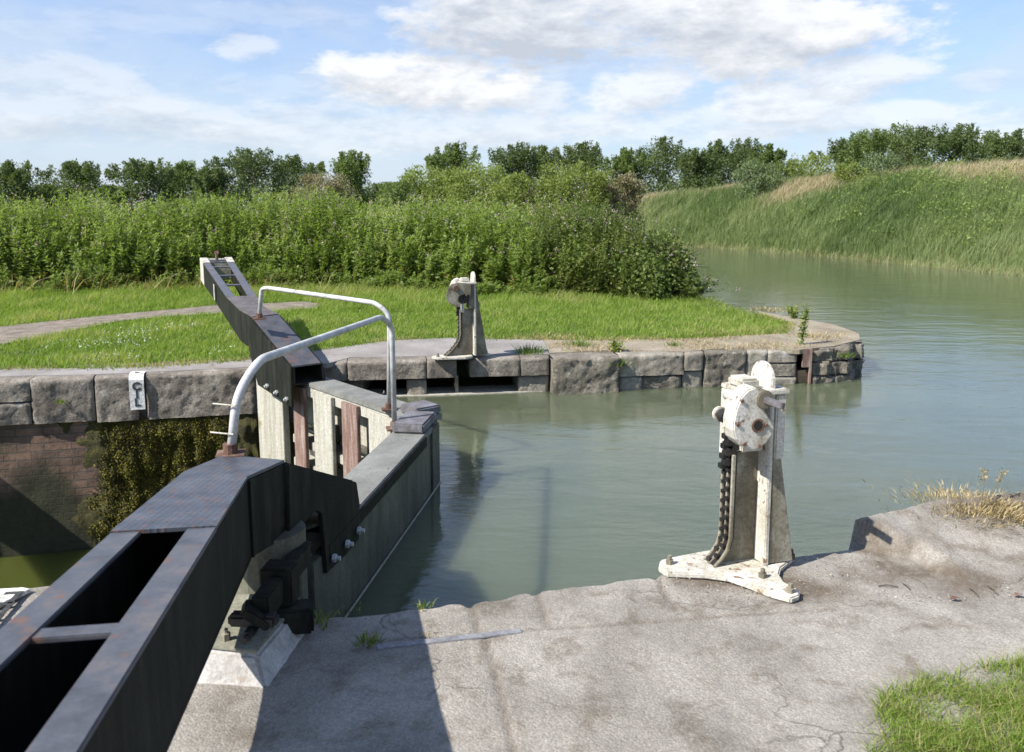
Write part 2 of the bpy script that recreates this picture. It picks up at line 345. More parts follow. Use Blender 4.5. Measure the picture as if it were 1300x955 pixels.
# ------------------------------------------------------------------ rough stone block
def rock(mb, p0, p1, z0, z1, depth=.5, amp=.015, nx=None, seed=0, rnd=.014):
    """block whose front top edge runs p0->p1; depth goes away from the water (left normal)"""
    p0 = np.array(p0, float)[:2]; p1 = np.array(p1, float)[:2]; t = p1-p0; Ln = np.linalg.norm(t); t /= Ln
    n = np.array([-t[1], t[0]]); nx = nx or max(6, int(Ln/.022)); nzv = max(5, int((z1-z0)/.022)); amp *= .8; ny = 4
    def P3(u, v, w):   # u along, v up, w back 0..1
        x = u*Ln; z = z0+(z1-z0)*v; y = w*depth
        ex = min(x, Ln-x); ez = min(z1-z, z-z0+.02)
        dd_ = 0
        if ex < rnd: dd_ += (rnd-ex)**2/rnd
        if ez < rnd: dd_ += (rnd-ez)**2/rnd
        q = p0+t*x+n*(y+(dd_ if w == 0 else 0))
        k = noise.fractal(((q[0]+seed*3.7)*5, q[1]*5, z*5), 1, 2, 4)
        k2 = noise.noise((q[0]*1.7+seed, q[1]*1.7, z*2+seed))
        q = q-n*(amp*k*1.0+amp*k2*.4+amp*.5*noise.fractal((q[0]*22, q[1]*22, z*22), 1, 2, 3))*(1 if w < .3 else 0)
        zz = z-(min(rnd, (rnd-y)**2/rnd*1. if y < rnd else 0) if v == 1 else 0)+(amp*.4*k if v == 1 else 0)
        return (q[0], q[1], zz)
    v = []; f = []
    # front sheet then top sheet (shared edge duplicated)
    b0 = 0
    for i in range(nx+1):
        for j in range(nzv+1): v.append(P3(i/nx, j/nzv, 0))
    for i in range(nx):
        for j in range(nzv): a = i*(nzv+1)+j; f.append((a, a+nzv+1, a+nzv+2, a+1))
    ws = [0, .06, .3, 1.]; b1 = len(v)
    for i in range(nx+1):
        for w in ws: v.append(P3(i/nx, 1, w) if w else v[i*(nzv+1)+nzv])
    for i in range(nx):
        for j in range(3): a = b1+i*4+j; f.append((a, a+4, a+5, a+1))
    # two ends
    for e, i in ((0, 0), (1, nx)):
        b2 = len(v)
        for j in range(nzv+1):
            a = v[i*(nzv+1)+j]; v.append(a); q = p0+t*(Ln*e)+n*depth; v.append((q[0], q[1], a[2]))
        for j in range(nzv): a = b2+2*j; f.append((a, a+1, a+3, a+2))
    mb.add(v, f)
def lp(px, py): return Z(px, py)[:2]
def stn(parent, p0, p1, z0, z1, mat, **k):
    m = MB(); rock(m, p0, p1, z0, z1, **k); o = m.build('coping_stone' if z1 > -.05 else 'wall_stone', mat, parent, smooth=True); return o

# line of the far walls from the survey points
def on(line, t): p = np.array(line, float); s = np.concatenate([[0], np.cumsum(np.linalg.norm(np.diff(p, axis=0), axis=1))]); return np.array([np.interp(t, s, p[:, 0]), np.interp(t, s, p[:, 1])])
cha, chb = np.array([-9, 6.62]), np.array([-2.55, 8.27])
def chx(px):   # point of the chamber face at picture column px
    lo, hi = 0., 1.
    n = np.array([(px-650)/FPX]); 
    for _ in range(40):
        m = (lo+hi)/2; q = cha+(chb-cha)*m; f = q[1]*CS+EYE*SN
        if q[0]/f*FPX+650 < px: lo = m
        else: hi = m
    return cha+(chb-cha)*lo

wall = empty('lock_chamber_wall', (-5, 7.7, -3)); tag(wall, 'mossy brick lock chamber wall topped with big dark coping stones', 'wall')
g_ = .008
for a, b, z0, z1, sd in ((-420,-230,-.42,0,1),(-228,-90,-.42,0,2),(-88,36,-.2,0,3),(-88,35,-.42,-.205,4),(37,117,-.425,0,5),(119,172,-.44,0,6),(184,330,-.44,0,7)):
    stn(wall, chx(a), chx(b), z0, z1, M['coping'], depth=.7, amp=.02, seed=sd)
# groove behind the painted strip
ga, gb = chx(171), chx(185)
MB().prism([(*(ga+np.array([-.05,.09])), -.44), (*(gb+np.array([.0,.09])), -.44), (*(gb+np.array([-.1,.6])), -.44), (*(ga+np.array([-.1,.6])), -.44)], (0,0,.43)).build('groove_back', M['coping'], wall)
# brick face with dirt attribute
n1, n2 = 120, 50; V = []; rr = []
for i in range(n1+1):
    for j in range(n2+1):
        q = cha+(chb-cha)*i/n1; z = -.42-2.6*j/n2
        q = q+np.array([-.25, .97])*(.05+.012*noise.noise((q[0]*6, z*6, 0)))
        V.append((q[0], q[1], z)); 
        k = noise.fractal((q[0]*1.6, z*1.6, 3), 1, 2, 5)
        rr.append(min(1, max(0, (-.74-z)*3.0+k*1.9)) if z < -.5 else max(0, k*.5))
F = np.array([(i*(n2+1)+j, i*(n2+1)+j+1, (i+1)*(n2+1)+j+1, (i+1)*(n2+1)+j) for i in range(n1) for j in range(n2)])
bf = npmesh('brickwork', V, F, M['brick'], wall, rnd=rr)
# end of chamber wall beside the gate heel and recess
rec = MB(); rec.prism([(-2.56,8.3,-3),(-2.3,8.9,-3),(-1.6,8.95,-3),(-1.6,9.6,-3),(-2.75,9.3,-3)], (0,0,2.97)); rec.build('gate_recess', M['rubble'], wall)
# moss
bumpy = MB(); V = []; n1, n2 = 90, 60
ma, mb_ = chx(60), chx(332)
def mossd(u, z):
    k = noise.fractal((u*7, z*3.2, 5), 1, 2, 5)
    e = min(1, max(-.3, u*2.6-1.0-.5*z*0+.9*noise.noise((z*3.1, u*1.5, 2))+.4*noise.noise((z*11, u*6, 2)))) ; e *= min(1, (-.43-z)*6+.1)
    return max(-.02, .06*e+.055*k*e)
for i in range(n1+1):
    for j in range(n2+1):
        u = i/n1; z = -.43-1.35*j/n2; q = ma+(mb_-ma)*u; q = q-np.array([-.25, .97])*(mossd(u*2.2, z)-.045)
        V.append((q[0], q[1], z))
F = np.array([(i*(n2+1)+j, i*(n2+1)+j+1, (i+1)*(n2+1)+j+1, (i+1)*(n2+1)+j) for i in range(n1) for j in range(n2)])
mo = npmesh('moss', V, F, M['moss_base'], wall, smooth=True)
def leaves(C, D, Nn, Ln, Wd):
    """diamond leaves: centre-base C, direction D, width axis Nn (unit), length, width"""
    Ln = np.asarray(Ln)[:, None]; Wd = np.asarray(Wd)[:, None]
    v = np.stack([C, C+D*Ln*.45+Nn*Wd*.5, C+D*Ln, C+D*Ln*.45-Nn*Wd*.5], 1).reshape(-1, 3)
    f = np.arange(len(v)).reshape(-1, 4); return v, f
def unit(n): v = rng.normal(size=(n, 3)); return v/np.linalg.norm(v, axis=1)[:, None]
def perp(D):
    r = unit(len(D)); w = np.cross(D, r); return w/(np.linalg.norm(w, axis=1)[:, None]+1e-9)
n = 30000; u = rng.random(n)-.12; zz = -.43-1.32*rng.random(n)
keep = (u+np.array([.16*noise.noise((a*3, z*3.5, 4))+.07*noise.noise((a*12, z*9, 4)) for a, z in zip(u, zz)]) > .16+rng.random(n)*.16); u = u[keep]; zz = zz[keep]; n = len(u)
C = np.array([[*(ma+(mb_-ma)*a-np.array([-.25, .97])*(mossd(a*2.2, z)-.04)), z] for a, z in zip(u, zz)])
D = unit(n)*1.1+np.array([.1, -.5, -.6]); D /= np.linalg.norm(D, axis=1)[:, None]
v, f = leaves(C, D, perp(D), rng.uniform(.012, .032, n), rng.uniform(.008, .02, n))
npmesh('moss_fronds', v, f, M['moss'], wall, rnd=np.repeat(np.clip(rng.random(n)*.7+.3*np.array([noise.noise((a*9, z*5, 1)) for a, z in zip(u, zz)])+.15, 0, 1), 4)); bpy.data.objects['moss_fronds']['kind'] = 'stuff'

# painted strip with CILL lettering
def txt(ch, size, mat, parent, m4, name='letter', ext=.0015):
    cu = bpy.data.curves.new(name, 'FONT'); cu.body = ch; cu.size = size; cu.extrude = ext; cu.align_x = 'CENTER'; cu.align_y = 'CENTER'; cu.offset = .004
    ob = bpy.data.objects.new(name, cu); col.objects.link(ob); bpy.context.view_layer.update()
    me = bpy.data.meshes.new_from_object(ob.evaluated_get(bpy.context.evaluated_depsgraph_get()))
    bpy.data.objects.remove(ob); o = bpy.data.objects.new(name, me); col.objects.link(o)
    me.transform(m4); off = world_loc(parent); me.transform(Matrix.Translation(-off)); me.materials.clear(); me.materials.append(mat); o.parent = parent; return o
sa, sb = chx(163.5), chx(182.5); wn = np.array([.25, -.97])/1.0017
def strip(p0, p1, ztop, zbot, back):
    m = MB(); t = (p1-p0); n = np.array([-t[1], t[0]]); n /= np.linalg.norm(n)
    prof = [(-.034, zbot), (-.034, -.1), (-.030, -.04), (-.012, -.008), (.03, .012), (back, .014)]
    for k in range(len(prof)-1):
        (o0, z0), (o1, z1) = prof[k], prof[k+1]
        a0, b0, a1, b1 = p0+n*o0, p1+n*o0, p0+n*o1, p1+n*o1
        m.add([(*a0, z0), (*b0, z0), (*b1, z1), (*a1, z1)], [(0,1,2,3)])
    return m
ps = strip(sa, sb, 0, -.33, .13).build('painted_strip', M['white_paint'], wall)
mid = (sa+sb)/2; tx = Vector((*(sb-sa), 0)).normalized(); nrm = Vector((tx.y, -tx.x, 0))
def face4(c, xa, ya, za): 
    m = Matrix((xa, ya, za)).transposed().to_4x4(); m.translation = c; return m
for k, (ch, z) in enumerate((('C', -.105), ('I', -.185), ('L', -.262))):
    txt(ch, .105, M['letter'], ps, face4(Vector((mid[0], mid[1], z))+nrm*.0365, tx, Vector((0,0,1)), nrm))
txt('>', .07, M['letter'], ps, face4(Vector((mid[0], mid[1], .0165))-nrm*.06, tx, -nrm, Vector((0,0,1))))

# quay wall upstream
quay = empty('quay_wall', (1.5, 9.2, -3)); tag(quay, 'old stone quay wall of mismatched grey blocks with dark culvert openings at the water', 'wall')
def q_(px, py=None): return lp(px, py)
def seg(px): 
    fl = np.array(front[5:17]); 
    lo, hi = 0., 1.; s = np.concatenate([[0], np.cumsum(np.linalg.norm(np.diff(fl, axis=0), axis=1))])
    for _ in range(40):
        m = (lo+hi)/2; q = on(fl, m*s[-1]); f = q[1]*CS+EYE*SN
        if q[0]/f*FPX+650 < px: lo = m
        else: hi = m
    return on(fl, lo*s[-1])
def so(px, o=0.): return seg(px)+np.array([.12, -.99])*o
for a, b, sd in ((330,440,1),(441,541,2),(542,579.5,3),(596.5,660,4),(661,697,5)):
    stn(quay, so(a,.02), so(b,.02), -.2, 0, M['coping'], depth=1.0, amp=.012, seed=sd+20)
for a, b, sd in ((516,541,1),(659,697,2)):
    stn(quay, so(a,-.03), so(b,-.03), -.6, -.205, M['coping_pale'], depth=.5, amp=.02, seed=sd+30)
# culvert: dark back wall and stop-plank guide
cv = MB(); cv.prism([(*so(380,-1.0),-1),(*so(700,-1.0),-1),(*so(700,-1.2),-1),(*so(380,-1.2),-1)], (0,0,.8)); cv.build('culvert_back', M['soil'], quay)
MB().prism([(*so(578,-.06),-.6),(*so(582,-.06),-.6),(*so(582,-.3),-.6),(*so(578,-.3),-.6)], (0,0,.4)).build('plank_guide', M['rubble'], quay)
MB().prism([(*so(430,-.02),-.415),(*so(560,.02),-.415),(*so(690,-.02),-.415),(*so(690,-.4),-.415),(*so(430,-.4),-.415)], (0,0,.03)).build('culvert_sill', M['wood_pale'], quay)
blocks = [(700,783,-.62,0,.13,.03),(785,868,-.24,.0,.03,.025),(787,815,-.62,-.245,.02,.02),(816,866,-.62,-.25,.0,.03),(869,893,-.2,0,.02,.02),(868,893,-.62,-.205,-.01,.02),
          (895,948,-.62,0,.01,.03),(949,975,-.3,0,.0,.015),(976,1013,-.14,0,.0,.01),(976,1013,-.3,-.145,-.005,.01),(949,1013,-.45,-.305,.0,.012),(949,1013,-.62,-.455,.01,.02)]
for k, (a, b, z0, z1, o, am) in enumerate(blocks):
    stn(quay, so(a,o), so(b,o), z0, z1, M['coping_pale'] if k % 3 else M['rubble'], depth=.6, amp=am, seed=k+50)
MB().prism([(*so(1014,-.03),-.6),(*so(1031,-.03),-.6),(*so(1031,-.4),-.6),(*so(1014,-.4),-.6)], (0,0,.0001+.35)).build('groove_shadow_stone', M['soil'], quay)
MB().box((*so(1024,.0),-.1), (.045,0.01,0), (0,.02,0), (0,0,.1)).build('stop_plank_board', M['wood_rust'], quay)
MB().box((*so(1029,.01),-.3), (.012,0,0), (0,.02,0), (0,0,.31)).build('stop_plank_post', M['wood_rust'], quay)
rngk = random.Random(3)
k = 80
for z0, z1, cuts in ((-.14, 0, [1034,1060,1080,1097]), (-.3,-.145,[1033,1052,1078,1097]), (-.42,-.305,[1034,1062,1083,1098]), (-.65,-.425,[1033,1070,1098])):
    for a, b in zip(cuts[:-1], cuts[1:]):
        k += 1; stn(quay, so(a, rngk.uniform(-.05,.06)), so(b, rngk.uniform(-.05,.06)), z0, z1, M['rubble'], depth=.5, amp=.045, seed=k, rnd=.025)
tip = [(4.2,10.02),(4.33,10.45),(4.38,10.9),(4.41,11.4),(4.25,12.0),(4.03,12.5),(3.8,13.16),(3.55,14.1),(3.32,15.0)]
for i in range(len(tip)-1):
    for z0, z1 in ((-.2,0),(-.7,-.2)):
        k += 1; stn(quay, tip[i], tip[i+1], z0, z1, M['rubble'], depth=.45, amp=.04, seed=k, rnd=.025)

# pavement sheets on the far bank
def sheet(name, poly, z, mat, lab=None):
    m = MB(); m.prism([(p[0], p[1], z-.05) for p in poly], (0,0,.05)); o = m.build(name, mat); tag(o, kind='structure'); return o
pv1 = [lp(x, y) for x, y in ((-420,520),(0,478),(118,476),(330,466),(415,462),(446,454),(570,452),(697,450),(690,432),(640,431),(572,429),(492,433),(400,446),(300,459),(170,467),(0,469),(-420,480))]
sheet('pavement', pv1, .004, M['pave'])
pv2 = [lp(x, y) for x, y in ((697.5,449),(785,445),(870,447),(935,442),(1015,445),(1060,440),(1092,432),(1090,424),(1058,412.5),(1000,402.5),(962,395.5),(965,400),(1003,411),(1000,424),(880,430),(760,433),(690,432))]
sheet('earth_path', pv2, .008, M['dirt_strip'])
pth = [lp(x, y) for x, y in ((-300,540),(0,438),(75,424),(150,408),(220,402),(280,398),(340,396),(402,392),(408,386),(385,383),(330,386),(280,387),(220,393),(150,399),(75,407),(0,415),(-300,465))]
sheet('brick_path', pth, .004, M['brick_path'])
slab = MB()
for a, b in (((508,436),(646,434)),):
    pass

# ------------------------------------------------------------------ near bank (coping, one worn sheet with joints)
ex = np.array([-14, -8, -3, -2.08, -1.47, -1.44, -1.1, -.75, -.5, -.29, 0, .375, .8, 1.28, 1.58, 1.62, 1.66, 2.08, 2.65, 3.4, 4.6, 6.5, 9, 14, 30])
ey = np.array([.0, 1.66, 3.12, 3.39, 3.57, 3.14, 3.13, 3.16, 3.2, 3.26, 3.35, 3.47, 3.60, 3.74, 3.83, 3.86, 3.87, 4.08, 4.24, 4.45, 4.7, 4.9, 4.9, 4.0, -8])
def edge(x):
    y = float(np.interp(x, ex, ey))
    if -.8 < x < 8: y += .022*noise.fractal((x*4, 0, 0), 1, 2, 4)+.012*noise.noise((x*14, 3, 0))
    for jx in (-.178, .09, .62, 1.2):
        y -= .03*math.exp(-((x-jx)/.022)**2)
    return y
def segd(x, y, a, b):
    ax, ay = a; bx, by = b; t = max(0, min(1, ((x-ax)*(bx-ax)+(y-ay)*(by-ay))/((bx-ax)**2+(by-ay)**2)))
    return math.hypot(x-ax-t*(bx-ax), y-ay-t*(by-ay))
joints = [((-.178,3.35),(-.13,3.03)), ((-.10,3.0),(.02,2.2)), ((-.5,2.96),(1.3,3.22)), ((.09,3.5),(.14,3.05)), ((.62,3.6),(.66,3.2))]
xs = np.concatenate([np.linspace(-14, -1.6, 40), np.linspace(-1.5, 3.6, 330), np.linspace(3.7, 30, 60)])
vs = np.concatenate([np.linspace(-12, -1.9, 10), -np.linspace(1.8**.5, 0, 130)**2])   # distance from the edge (negative = inland)
V = []; rr = []
gb = Z(950, 722)
for x in xs:
    e0 = edge(x)
    for dv in vs:
        y = e0+dv; h = .006*noise.fractal((x*3, y*3, 0), 1, 2, 5)+.0022*noise.noise((x*25, y*25, 1))
        fine = -1.5 < x < 3.6
        de = -dv
        if fine:
            if de < .035: h -= (.035-de)**2/.035*.9
            dm = 9
            for i, (a, b) in enumerate(joints):
                q = segd(x, y+.006*noise.noise((x*9, y*9, 0)), a, b); dm = min(dm, q*(1 if i != 2 else 1.6))
            if dm < .012: h -= .010*(1-dm/.012)
        rise = 0
        sx = 1.60+.25*max(0, min(1, de/.25)) + .02*noise.noise((y*9, 0, 0))
        rise = .155*max(0, min(1, (x-sx)/(.018+.35*max(0, de-.2))))*max(0, 1-de/(.6+.5*max(0, min(1, (x-1.6)/1.2))))**1.5*(1 if x < 3 else max(.3, 1-(x-3)*.25))
        h += rise+(.006*noise.fractal((x*5, y*5, 4), 1, 2, 4) if rise > .01 else 0)
        dirt = 0
        if fine:
            if dm < .02: dirt = max(dirt, .55*(1-dm/.02))
            g0 = segd(x, y, (.75,3.55), (1.3,3.4)); k = noise.fractal((x*4, y*4, 9), 1, 2, 4)
            dirt = max(dirt, min(1, max(0, 1.1-g0/.16+k*.6)))
            g1 = segd(x, y, (1.5,3.62), (2.0,3.5)); dirt = max(dirt, min(.8, max(0, .8-g1/.25+k*.8)))
            g2 = segd(x, y, (1.7,3.75), (3.2,3.3)); dirt = max(dirt, min(.7, max(0, .5-g2/.3+k*.9)))
            g3 = segd(x, y, (2.2,4.0), (3.2,4.2)); dirt = max(dirt, min(.9, max(0, .9-g3/.3+k*.8)))
        V.append((x, y, h)); rr.append(dirt)
nv = len(vs); nb = len(V)
F = [(i*nv+j, (i+1)*nv+j, (i+1)*nv+j+1, i*nv+j+1) for i in range(len(xs)-1) for j in range(nv-1)]
# face down into the water
lev = [-.06, -.15, -.3, -.5, -1.2, -3.3]
for i, x in enumerate(xs):
    tx_, ty_, tz = V[i*nv+nv-1]
    for z in lev: V.append((tx_, ty_+.012*noise.noise((x*6, z*6, 2)), min(z, tz-.02) if z > -.1 else z)); rr.append(.2)
nl_ = len(lev)
for i in range(len(xs)-1):
    a0, a1 = i*nv+nv-1, (i+1)*nv+nv-1; b0, b1 = nb+i*nl_, nb+(i+1)*nl_
    F.append((a0, a1, b1, b0))
    for j in range(nl_-1): F.append((b0+j, b1+j, b1+j+1, b0+j+1))
nbk = npmesh('lockside_pavement', V, np.array(F), M['near'], rnd=rr, smooth=True); tag(nbk, kind='structure')
# white painted patch of the near cill mark
wp = MB(); P0 = Z(-60, 757, .0)[:2]; P1 = Z(30, 751.5, .0)[:2]; t_ = (P1-P0)/np.linalg.norm(P1-P0); n_ = np.array([t_[1], -t_[0]])
cm = empty('painted_cill_mark', (*((P0+P1)/2), 0)); tag(cm, 'white painted patch with black letters on the nearest lock coping', 'marking')
wp.prism([(*(P0), .004), (*(P0+n_*.36), .004), (*(P1+n_*.36-t_*.12), .004), (*(P1+n_*.02+t_*.04), .004), (*(P1), .004)], (0,0,.018)); wpo = wp.build('white_patch', M['white_paint'], cm, bevel=.004)
for px, py in ((14,754),(3,768),(-12,785)):
    c_ = Z(px, py+4, .023); txt('L', .15, M['letter'], wpo, face4(Vector(c_), Vector((-t_[0], -t_[1], 0)), Vector((n_[0], n_[1], 0)), Vector((0,0,1))))
# metal strap let into the paving
st = MB(); a, b = Z(478, 820, .008), Z(662, 799, .008); t_ = (b-a)/np.linalg.norm(b-a); n_ = np.array([-t_[1], t_[0], 0])
st.box((a+b)/2-np.array([0,0,.0075]), t_*np.linalg.norm(b-a)/2, n_*.018, (0,0,.004)); so_ = st.build('iron_tie_bar', stone('dull_blue_iron', (.16,.16,.17), (.22,.22,.23), (.28,.28,.28), 8, .6, .3, .003), bevel=.002)
tag(so_, 'flat blue grey iron tie bar let into the lockside paving', 'iron bar')

# ------------------------------------------------------------------ anchor block and collar
def anchor(T, near):
    base = T(Z(330, 800, 0))
    r = empty('gate_anchor', base)
    tag(r, 'iron strap and bracket bolted on a chamfered concrete block beside the near gate' if near else 'iron collar strap with a red wedge on the far coping behind the gate heel', 'gate anchor')
    def zz(px, py, z): return T(Z(px, py, z))
    if near:
        top = [zz(x, y, .09) for x, y in ((272,760),(335,757),(384,764),(326,832),(232,822))]
        out = [zz(x, y, .0) for x, y in ((225,745),(322,750),(412,782),(345,880),(200,872))]
        out = [o-np.array([0,0,.05]) for o in out]
        m = MB(); m.add(out+top, [(4,3,2,1,0),(5,6,7,8,9)]+[(i, (i+1) % 5, 5+(i+1) % 5, 5+i) for i in range(5)])
        m.build('concrete_block', stone('pale_concrete', (.34,.32,.29), (.46,.44,.41), (.56,.54,.5), 7, .9, .7, .01, (9,.62,.72,(.3,.2,.12)), fine=70, finec=.3), r, bevel=.012)
        cc = sum(top)/5; m = MB(); m.prism([cc+(p-cc)*.985+np.array([0,0,.002]) for p in top], (0,0,.012)); m.build('iron_plate', M['plate'], r, bevel=.003)
        for x, y in ((287,812),):
            c = zz(x, y, .105); m = MB(); m.tube([c, c+np.array([0,0,.025])], .016, 6); m.tube([c+np.array([0,0,.02]), c+np.array([0,0,.04])], .009, 8); m.build('bolt', M['white_dirty'], r)
        z = .17
    else: z = .1
    zo = 0 if near else -.06
    def zq(px, py, h): p = T(Z(px, py, h)); p[2] += zo; return p
    a, b, c = zq(388,700,.2), zq(352,745,.2), zq(330,775,.2)
    def bar(p, q, w, h):
        t = (q-p); L = np.linalg.norm(t); t = t/L; n = np.array([-t[1], t[0], 0]); n /= np.linalg.norm(n); u = np.cross(t, n)
        return MB().box((p+q)/2, t*L/2, n*w/2, u*h/2)
    bar(a, b, .05, .09).build('strap', M['steel_dark'], r, bevel=.006)
    bar(b+(b-a)*.05, b-(b-a)*.25, .12, .15).build('wedge_box', M['steel_dark'], r, bevel=.008)
    bar(b+(c-b)*.1, c, .06, .1).build('wedge', M['red_iron'] if not near else M['steel_dark'], r, bevel=.006)
    d = zq(322,786,.17); bar(c, d, .09, .11).build('end_block', M['steel_dark'], r, bevel=.006)
    t = (c-b); n = np.array([-t[1], t[0], 0]); n /= np.linalg.norm(n)
    m = MB(); m.box(d, n*.085, np.array([t[0],t[1],0])*.15, (0,0,.022)); m.build('cross_bar', M['black_iron'], r, bevel=.01)
    m = MB(); e = d-np.array([0,0,.03]); m.tube([e, e+(t/np.linalg.norm(t))*np.array([1,1,0])*.07], .02, 6); m.tube([e, e+(t/np.linalg.norm(t))*np.array([1,1,0])*.1], .011, 10); m.build('nut', M['black_iron'], r)
    m = MB(); c0 = b.copy(); c0[2] = .08; m.box(c0+np.array([.06,0,0]), (.07,.01,0), (-.01,.05,0), (0,0,.05)); m.build('foot', M['steel_dark'], r, bevel=.01)
anchor(near_t, True)
anchor(far_t, False)

# ------------------------------------------------------------------ lock gates
GPL = gp(0, 0, 0)
def g(px, py, off=0.): return PL(px, py, MIT+GN*off, 8.07)
def h9(h, t): return np.array([-math.sin(R(h))*t, -math.cos(R(h))*t, 0])
def gate(T, near):
    root = empty('lock_gate', T(gp(2.4, .1, -3)))
    tag(root, 'nearest lock gate with dark cranked beam of patterned tread plate running into the foreground' if near
        else 'far lock gate with white tipped balance beam and bare upright slats', 'lock gate', 'pair of mitred lock gates')
    lo = 0 if near else -.1
    G = lambda q, off, z: T(gp(q, off+lo, z))
    def bx(q0, q1, o0, o1, z0, z1):
        return MB().hexa([G(q0,o0,z0),G(q1,o0,z0),G(q1,o1,z0),G(q0,o1,z0),G(q0,o0,z1),G(q1,o0,z1),G(q1,o1,z1),G(q0,o1,z1)])
    bx(.235 if near else .455, 2.45, 0, .05, -3, .03).build('face_boards', M['gate_face'] if near else M['wood_pale'], root, bevel=.004)
    q0 = 0. if near else .22
    bx(q0, q0+.23, -.012 if near else .02, .2, -3, .06).build('mitre_post', M['gate_face'], root, bevel=.008)
    cap = bx(.04 if near else .20, .42, .0, .225, .078, .145); cap.build('post_cap', M['cap'], root, bevel=.012)
    bx(.10 if near else .24, .3, .228, .27, .03, .12).build('post_cap', M['cap'], root, bevel=.006)
    bx(.2, 2.2, -.008, .235, .032, .075).build('walkway', M['wood_gray'], root, bevel=.005)
    m = bx(.42, 2.3, -.022, -.010, -.005, .06); m.build('edge_strip', M['steel_dark'], root, bevel=.002)
    bx(.24, 2.14, .05, .225, -.06, .03).build('top_rail', M['wood_pale'], root, bevel=.004)
    for z in (-.5, -.72, -1.25, -1.8, -2.4): bx(.24, 2.3, .05, .2, z-.06, z+.02).build('cross_rail', M['wood_pale'], root, bevel=.005)
    for q0, q1, mt in ((1.92,2.14,'wood_rust'),(1.42,1.75,'wood_pale'),(1.0,1.25,'wood_rust'),(.235,.82,'wood_pale')):
        bx(q0, q1, .228, .262, -2.9, .02).build('slat', M[mt], root, bevel=.004)
    bx(.8, 1.1, .055, .1, -2.9, -.13).build('inner_panel', M['wood_pale'], root)
    bx(1.7, 2.0, .055, .1, -2.9, -.3).build('inner_panel', M['wood_pale'], root)
    m = MB(); m.prism([G(2.36,.2,-2.9),G(2.9,.2,-2.9),G(2.93,.2,.02),G(2.14,.2,.02),G(2.14,.2,-.2),G(2.36,.2,-.08)], T(gp(0,.262,0))-T(gp(0,.2,0))); m.build('heel_panel', M['steel_dark'] if near else M['wood_pale'], root, bevel=.004)  # near panel coloured dark to stand in for shade behind the beam arch
    m = MB(); m.tube([G(2.72,.08,-3), G(2.72,.08,.3)], .15, 20); m.build('heel_post', M['gate_face'], root)
    if near:
        m = MB(); m.hexa([G(.0,-.02,WZ-.004),G(2.5,-.02,WZ-.004),G(2.5,-.012,WZ-.004),G(.0,-.012,WZ-.004),G(.0,-.02,WZ+.006),G(2.5,-.02,WZ+.006),G(2.5,-.012,WZ+.006),G(.0,-.012,WZ+.006)])
        m.build('waterline_strip', M['wood_pale'], root)  # thin pale strip along the near leaf at water level
    # beam stations
    sl = .07 if near else .09
    k2 = g(361, 587.6); k1 = g(314.4, 608.6); en = g(448, 611)
    k2L = Z(285, 581, k2[2]); k1L = Z(234.5, 602, k1[2]); enL = en+GN*.27
    tl = 3.35
    def tail(t):
        r = k1+h9(-9, t); r[2] = k1[2]+sl*t; n = np.array([-math.cos(R(9)), -math.sin(R(9)), 0])
        w = (.27+.045*t) if near else (.275+.035*t); return r, r+n*w
    ps_ = .6
    pR, pL = tail(ps_); tR, tL = tail(tl)
    D = lambda p, h: np.array([p[0], p[1], p[2]-h])
    beam = MB()
    th = .02
    def inn(r, l, w): u = (l-r)/np.linalg.norm(l-r); return r+u*w
    dep = .30
    # side panels: outer faces from section to section
    def wallseg(b, r0, r1, l0, l1, d0, d1, w=th):
        a0, a1 = inn(r0, l0, w), inn(r1, l1, w)
        b.hexa([T(D(r0,d0)),T(D(r1,d1)),T(D(a1,d1)),T(D(a0,d0)),T(D(r0,.004)),T(D(r1,.004)),T(D(a1,.004)),T(D(a0,.004))])
    sR = MB(); wallseg(sR, tR, k1, tL, k1L, dep-.02, dep); wallseg(sR, k1, k2, k1L, k2L, dep, .31)
    bo = sR.build('balance_beam_side', M['steel_dark'], root)
    sL = MB(); wallseg(sL, tL, k1L, tR, k1, dep-.02, dep); wallseg(sL, k1L, k2L, k1, k2, dep, .31); wallseg(sL, k2L, enL, k2, en, .31, .16)
    sL.build('balance_beam_side', M['steel_dark'], root)
    # bolted upstream cheek plate with opening under the crank
    off = -.022
    pl = [g(x, y) for x, y in ((361.,588.4),(448,612),(452,639),(451,684),(436,703),(410,728),(403.5,652),(397,648),(362,683))]
    m = MB(); m.prism([T(p) for p in pl], T(MIT+GN*(-.02))-T(MIT)); cheek = m.build('cheek_plate', M['steel_dark'], root, bevel=.003)
    for q in (g(361, 588.4), g(314.4, 609)):
        ms_ = MB(); ms_.box(T(np.array([q[0], q[1], q[2]-.15])-GN*.006), (.006,0,0), (0,.008,0), (0,0,.146))
        ms_.build('weld_seam', M['steel_dark'], cheek)
    for x, y in ((447,673),(432,690),(415,708)):
        c = g(x, y); m = MB(); m.tube([T(c-GN*.03), T(c-GN*.045)], .02, 6); m.tube([T(c-GN*.04), T(c-GN*.065)], .011, 10); m.build('bolt', M['galv'], cheek)
    # downstream cheek reaching over the leaf
    def g3(p, o): return p+GN*o
    pld = [g3(k2, .27), g3(en, .27), g3(D(en, .36), .27), g3(D(k2, .62)+GD*.12, .27), g3(D(k2, .31)-GD*.05, .27)]
    m = MB(); m.prism([T(p+GN*.003) for p in pld], T(MIT+GN*.018)-T(MIT)); ch2 = m.build('cheek_plate', M['steel_dark'], root, bevel=.003)
    for f_ in (.12, .4, .68):
        c = g3(D(en, .31)*(1-f_)+(D(k2, .56)+GD*.12)*f_, .292); m = MB(); m.tube([T(c), T(c+GN*.018)], .022, 6); m.tube([T(c), T(c+GN*.035)], .011, 10); m.build('bolt', M['galv'], ch2)
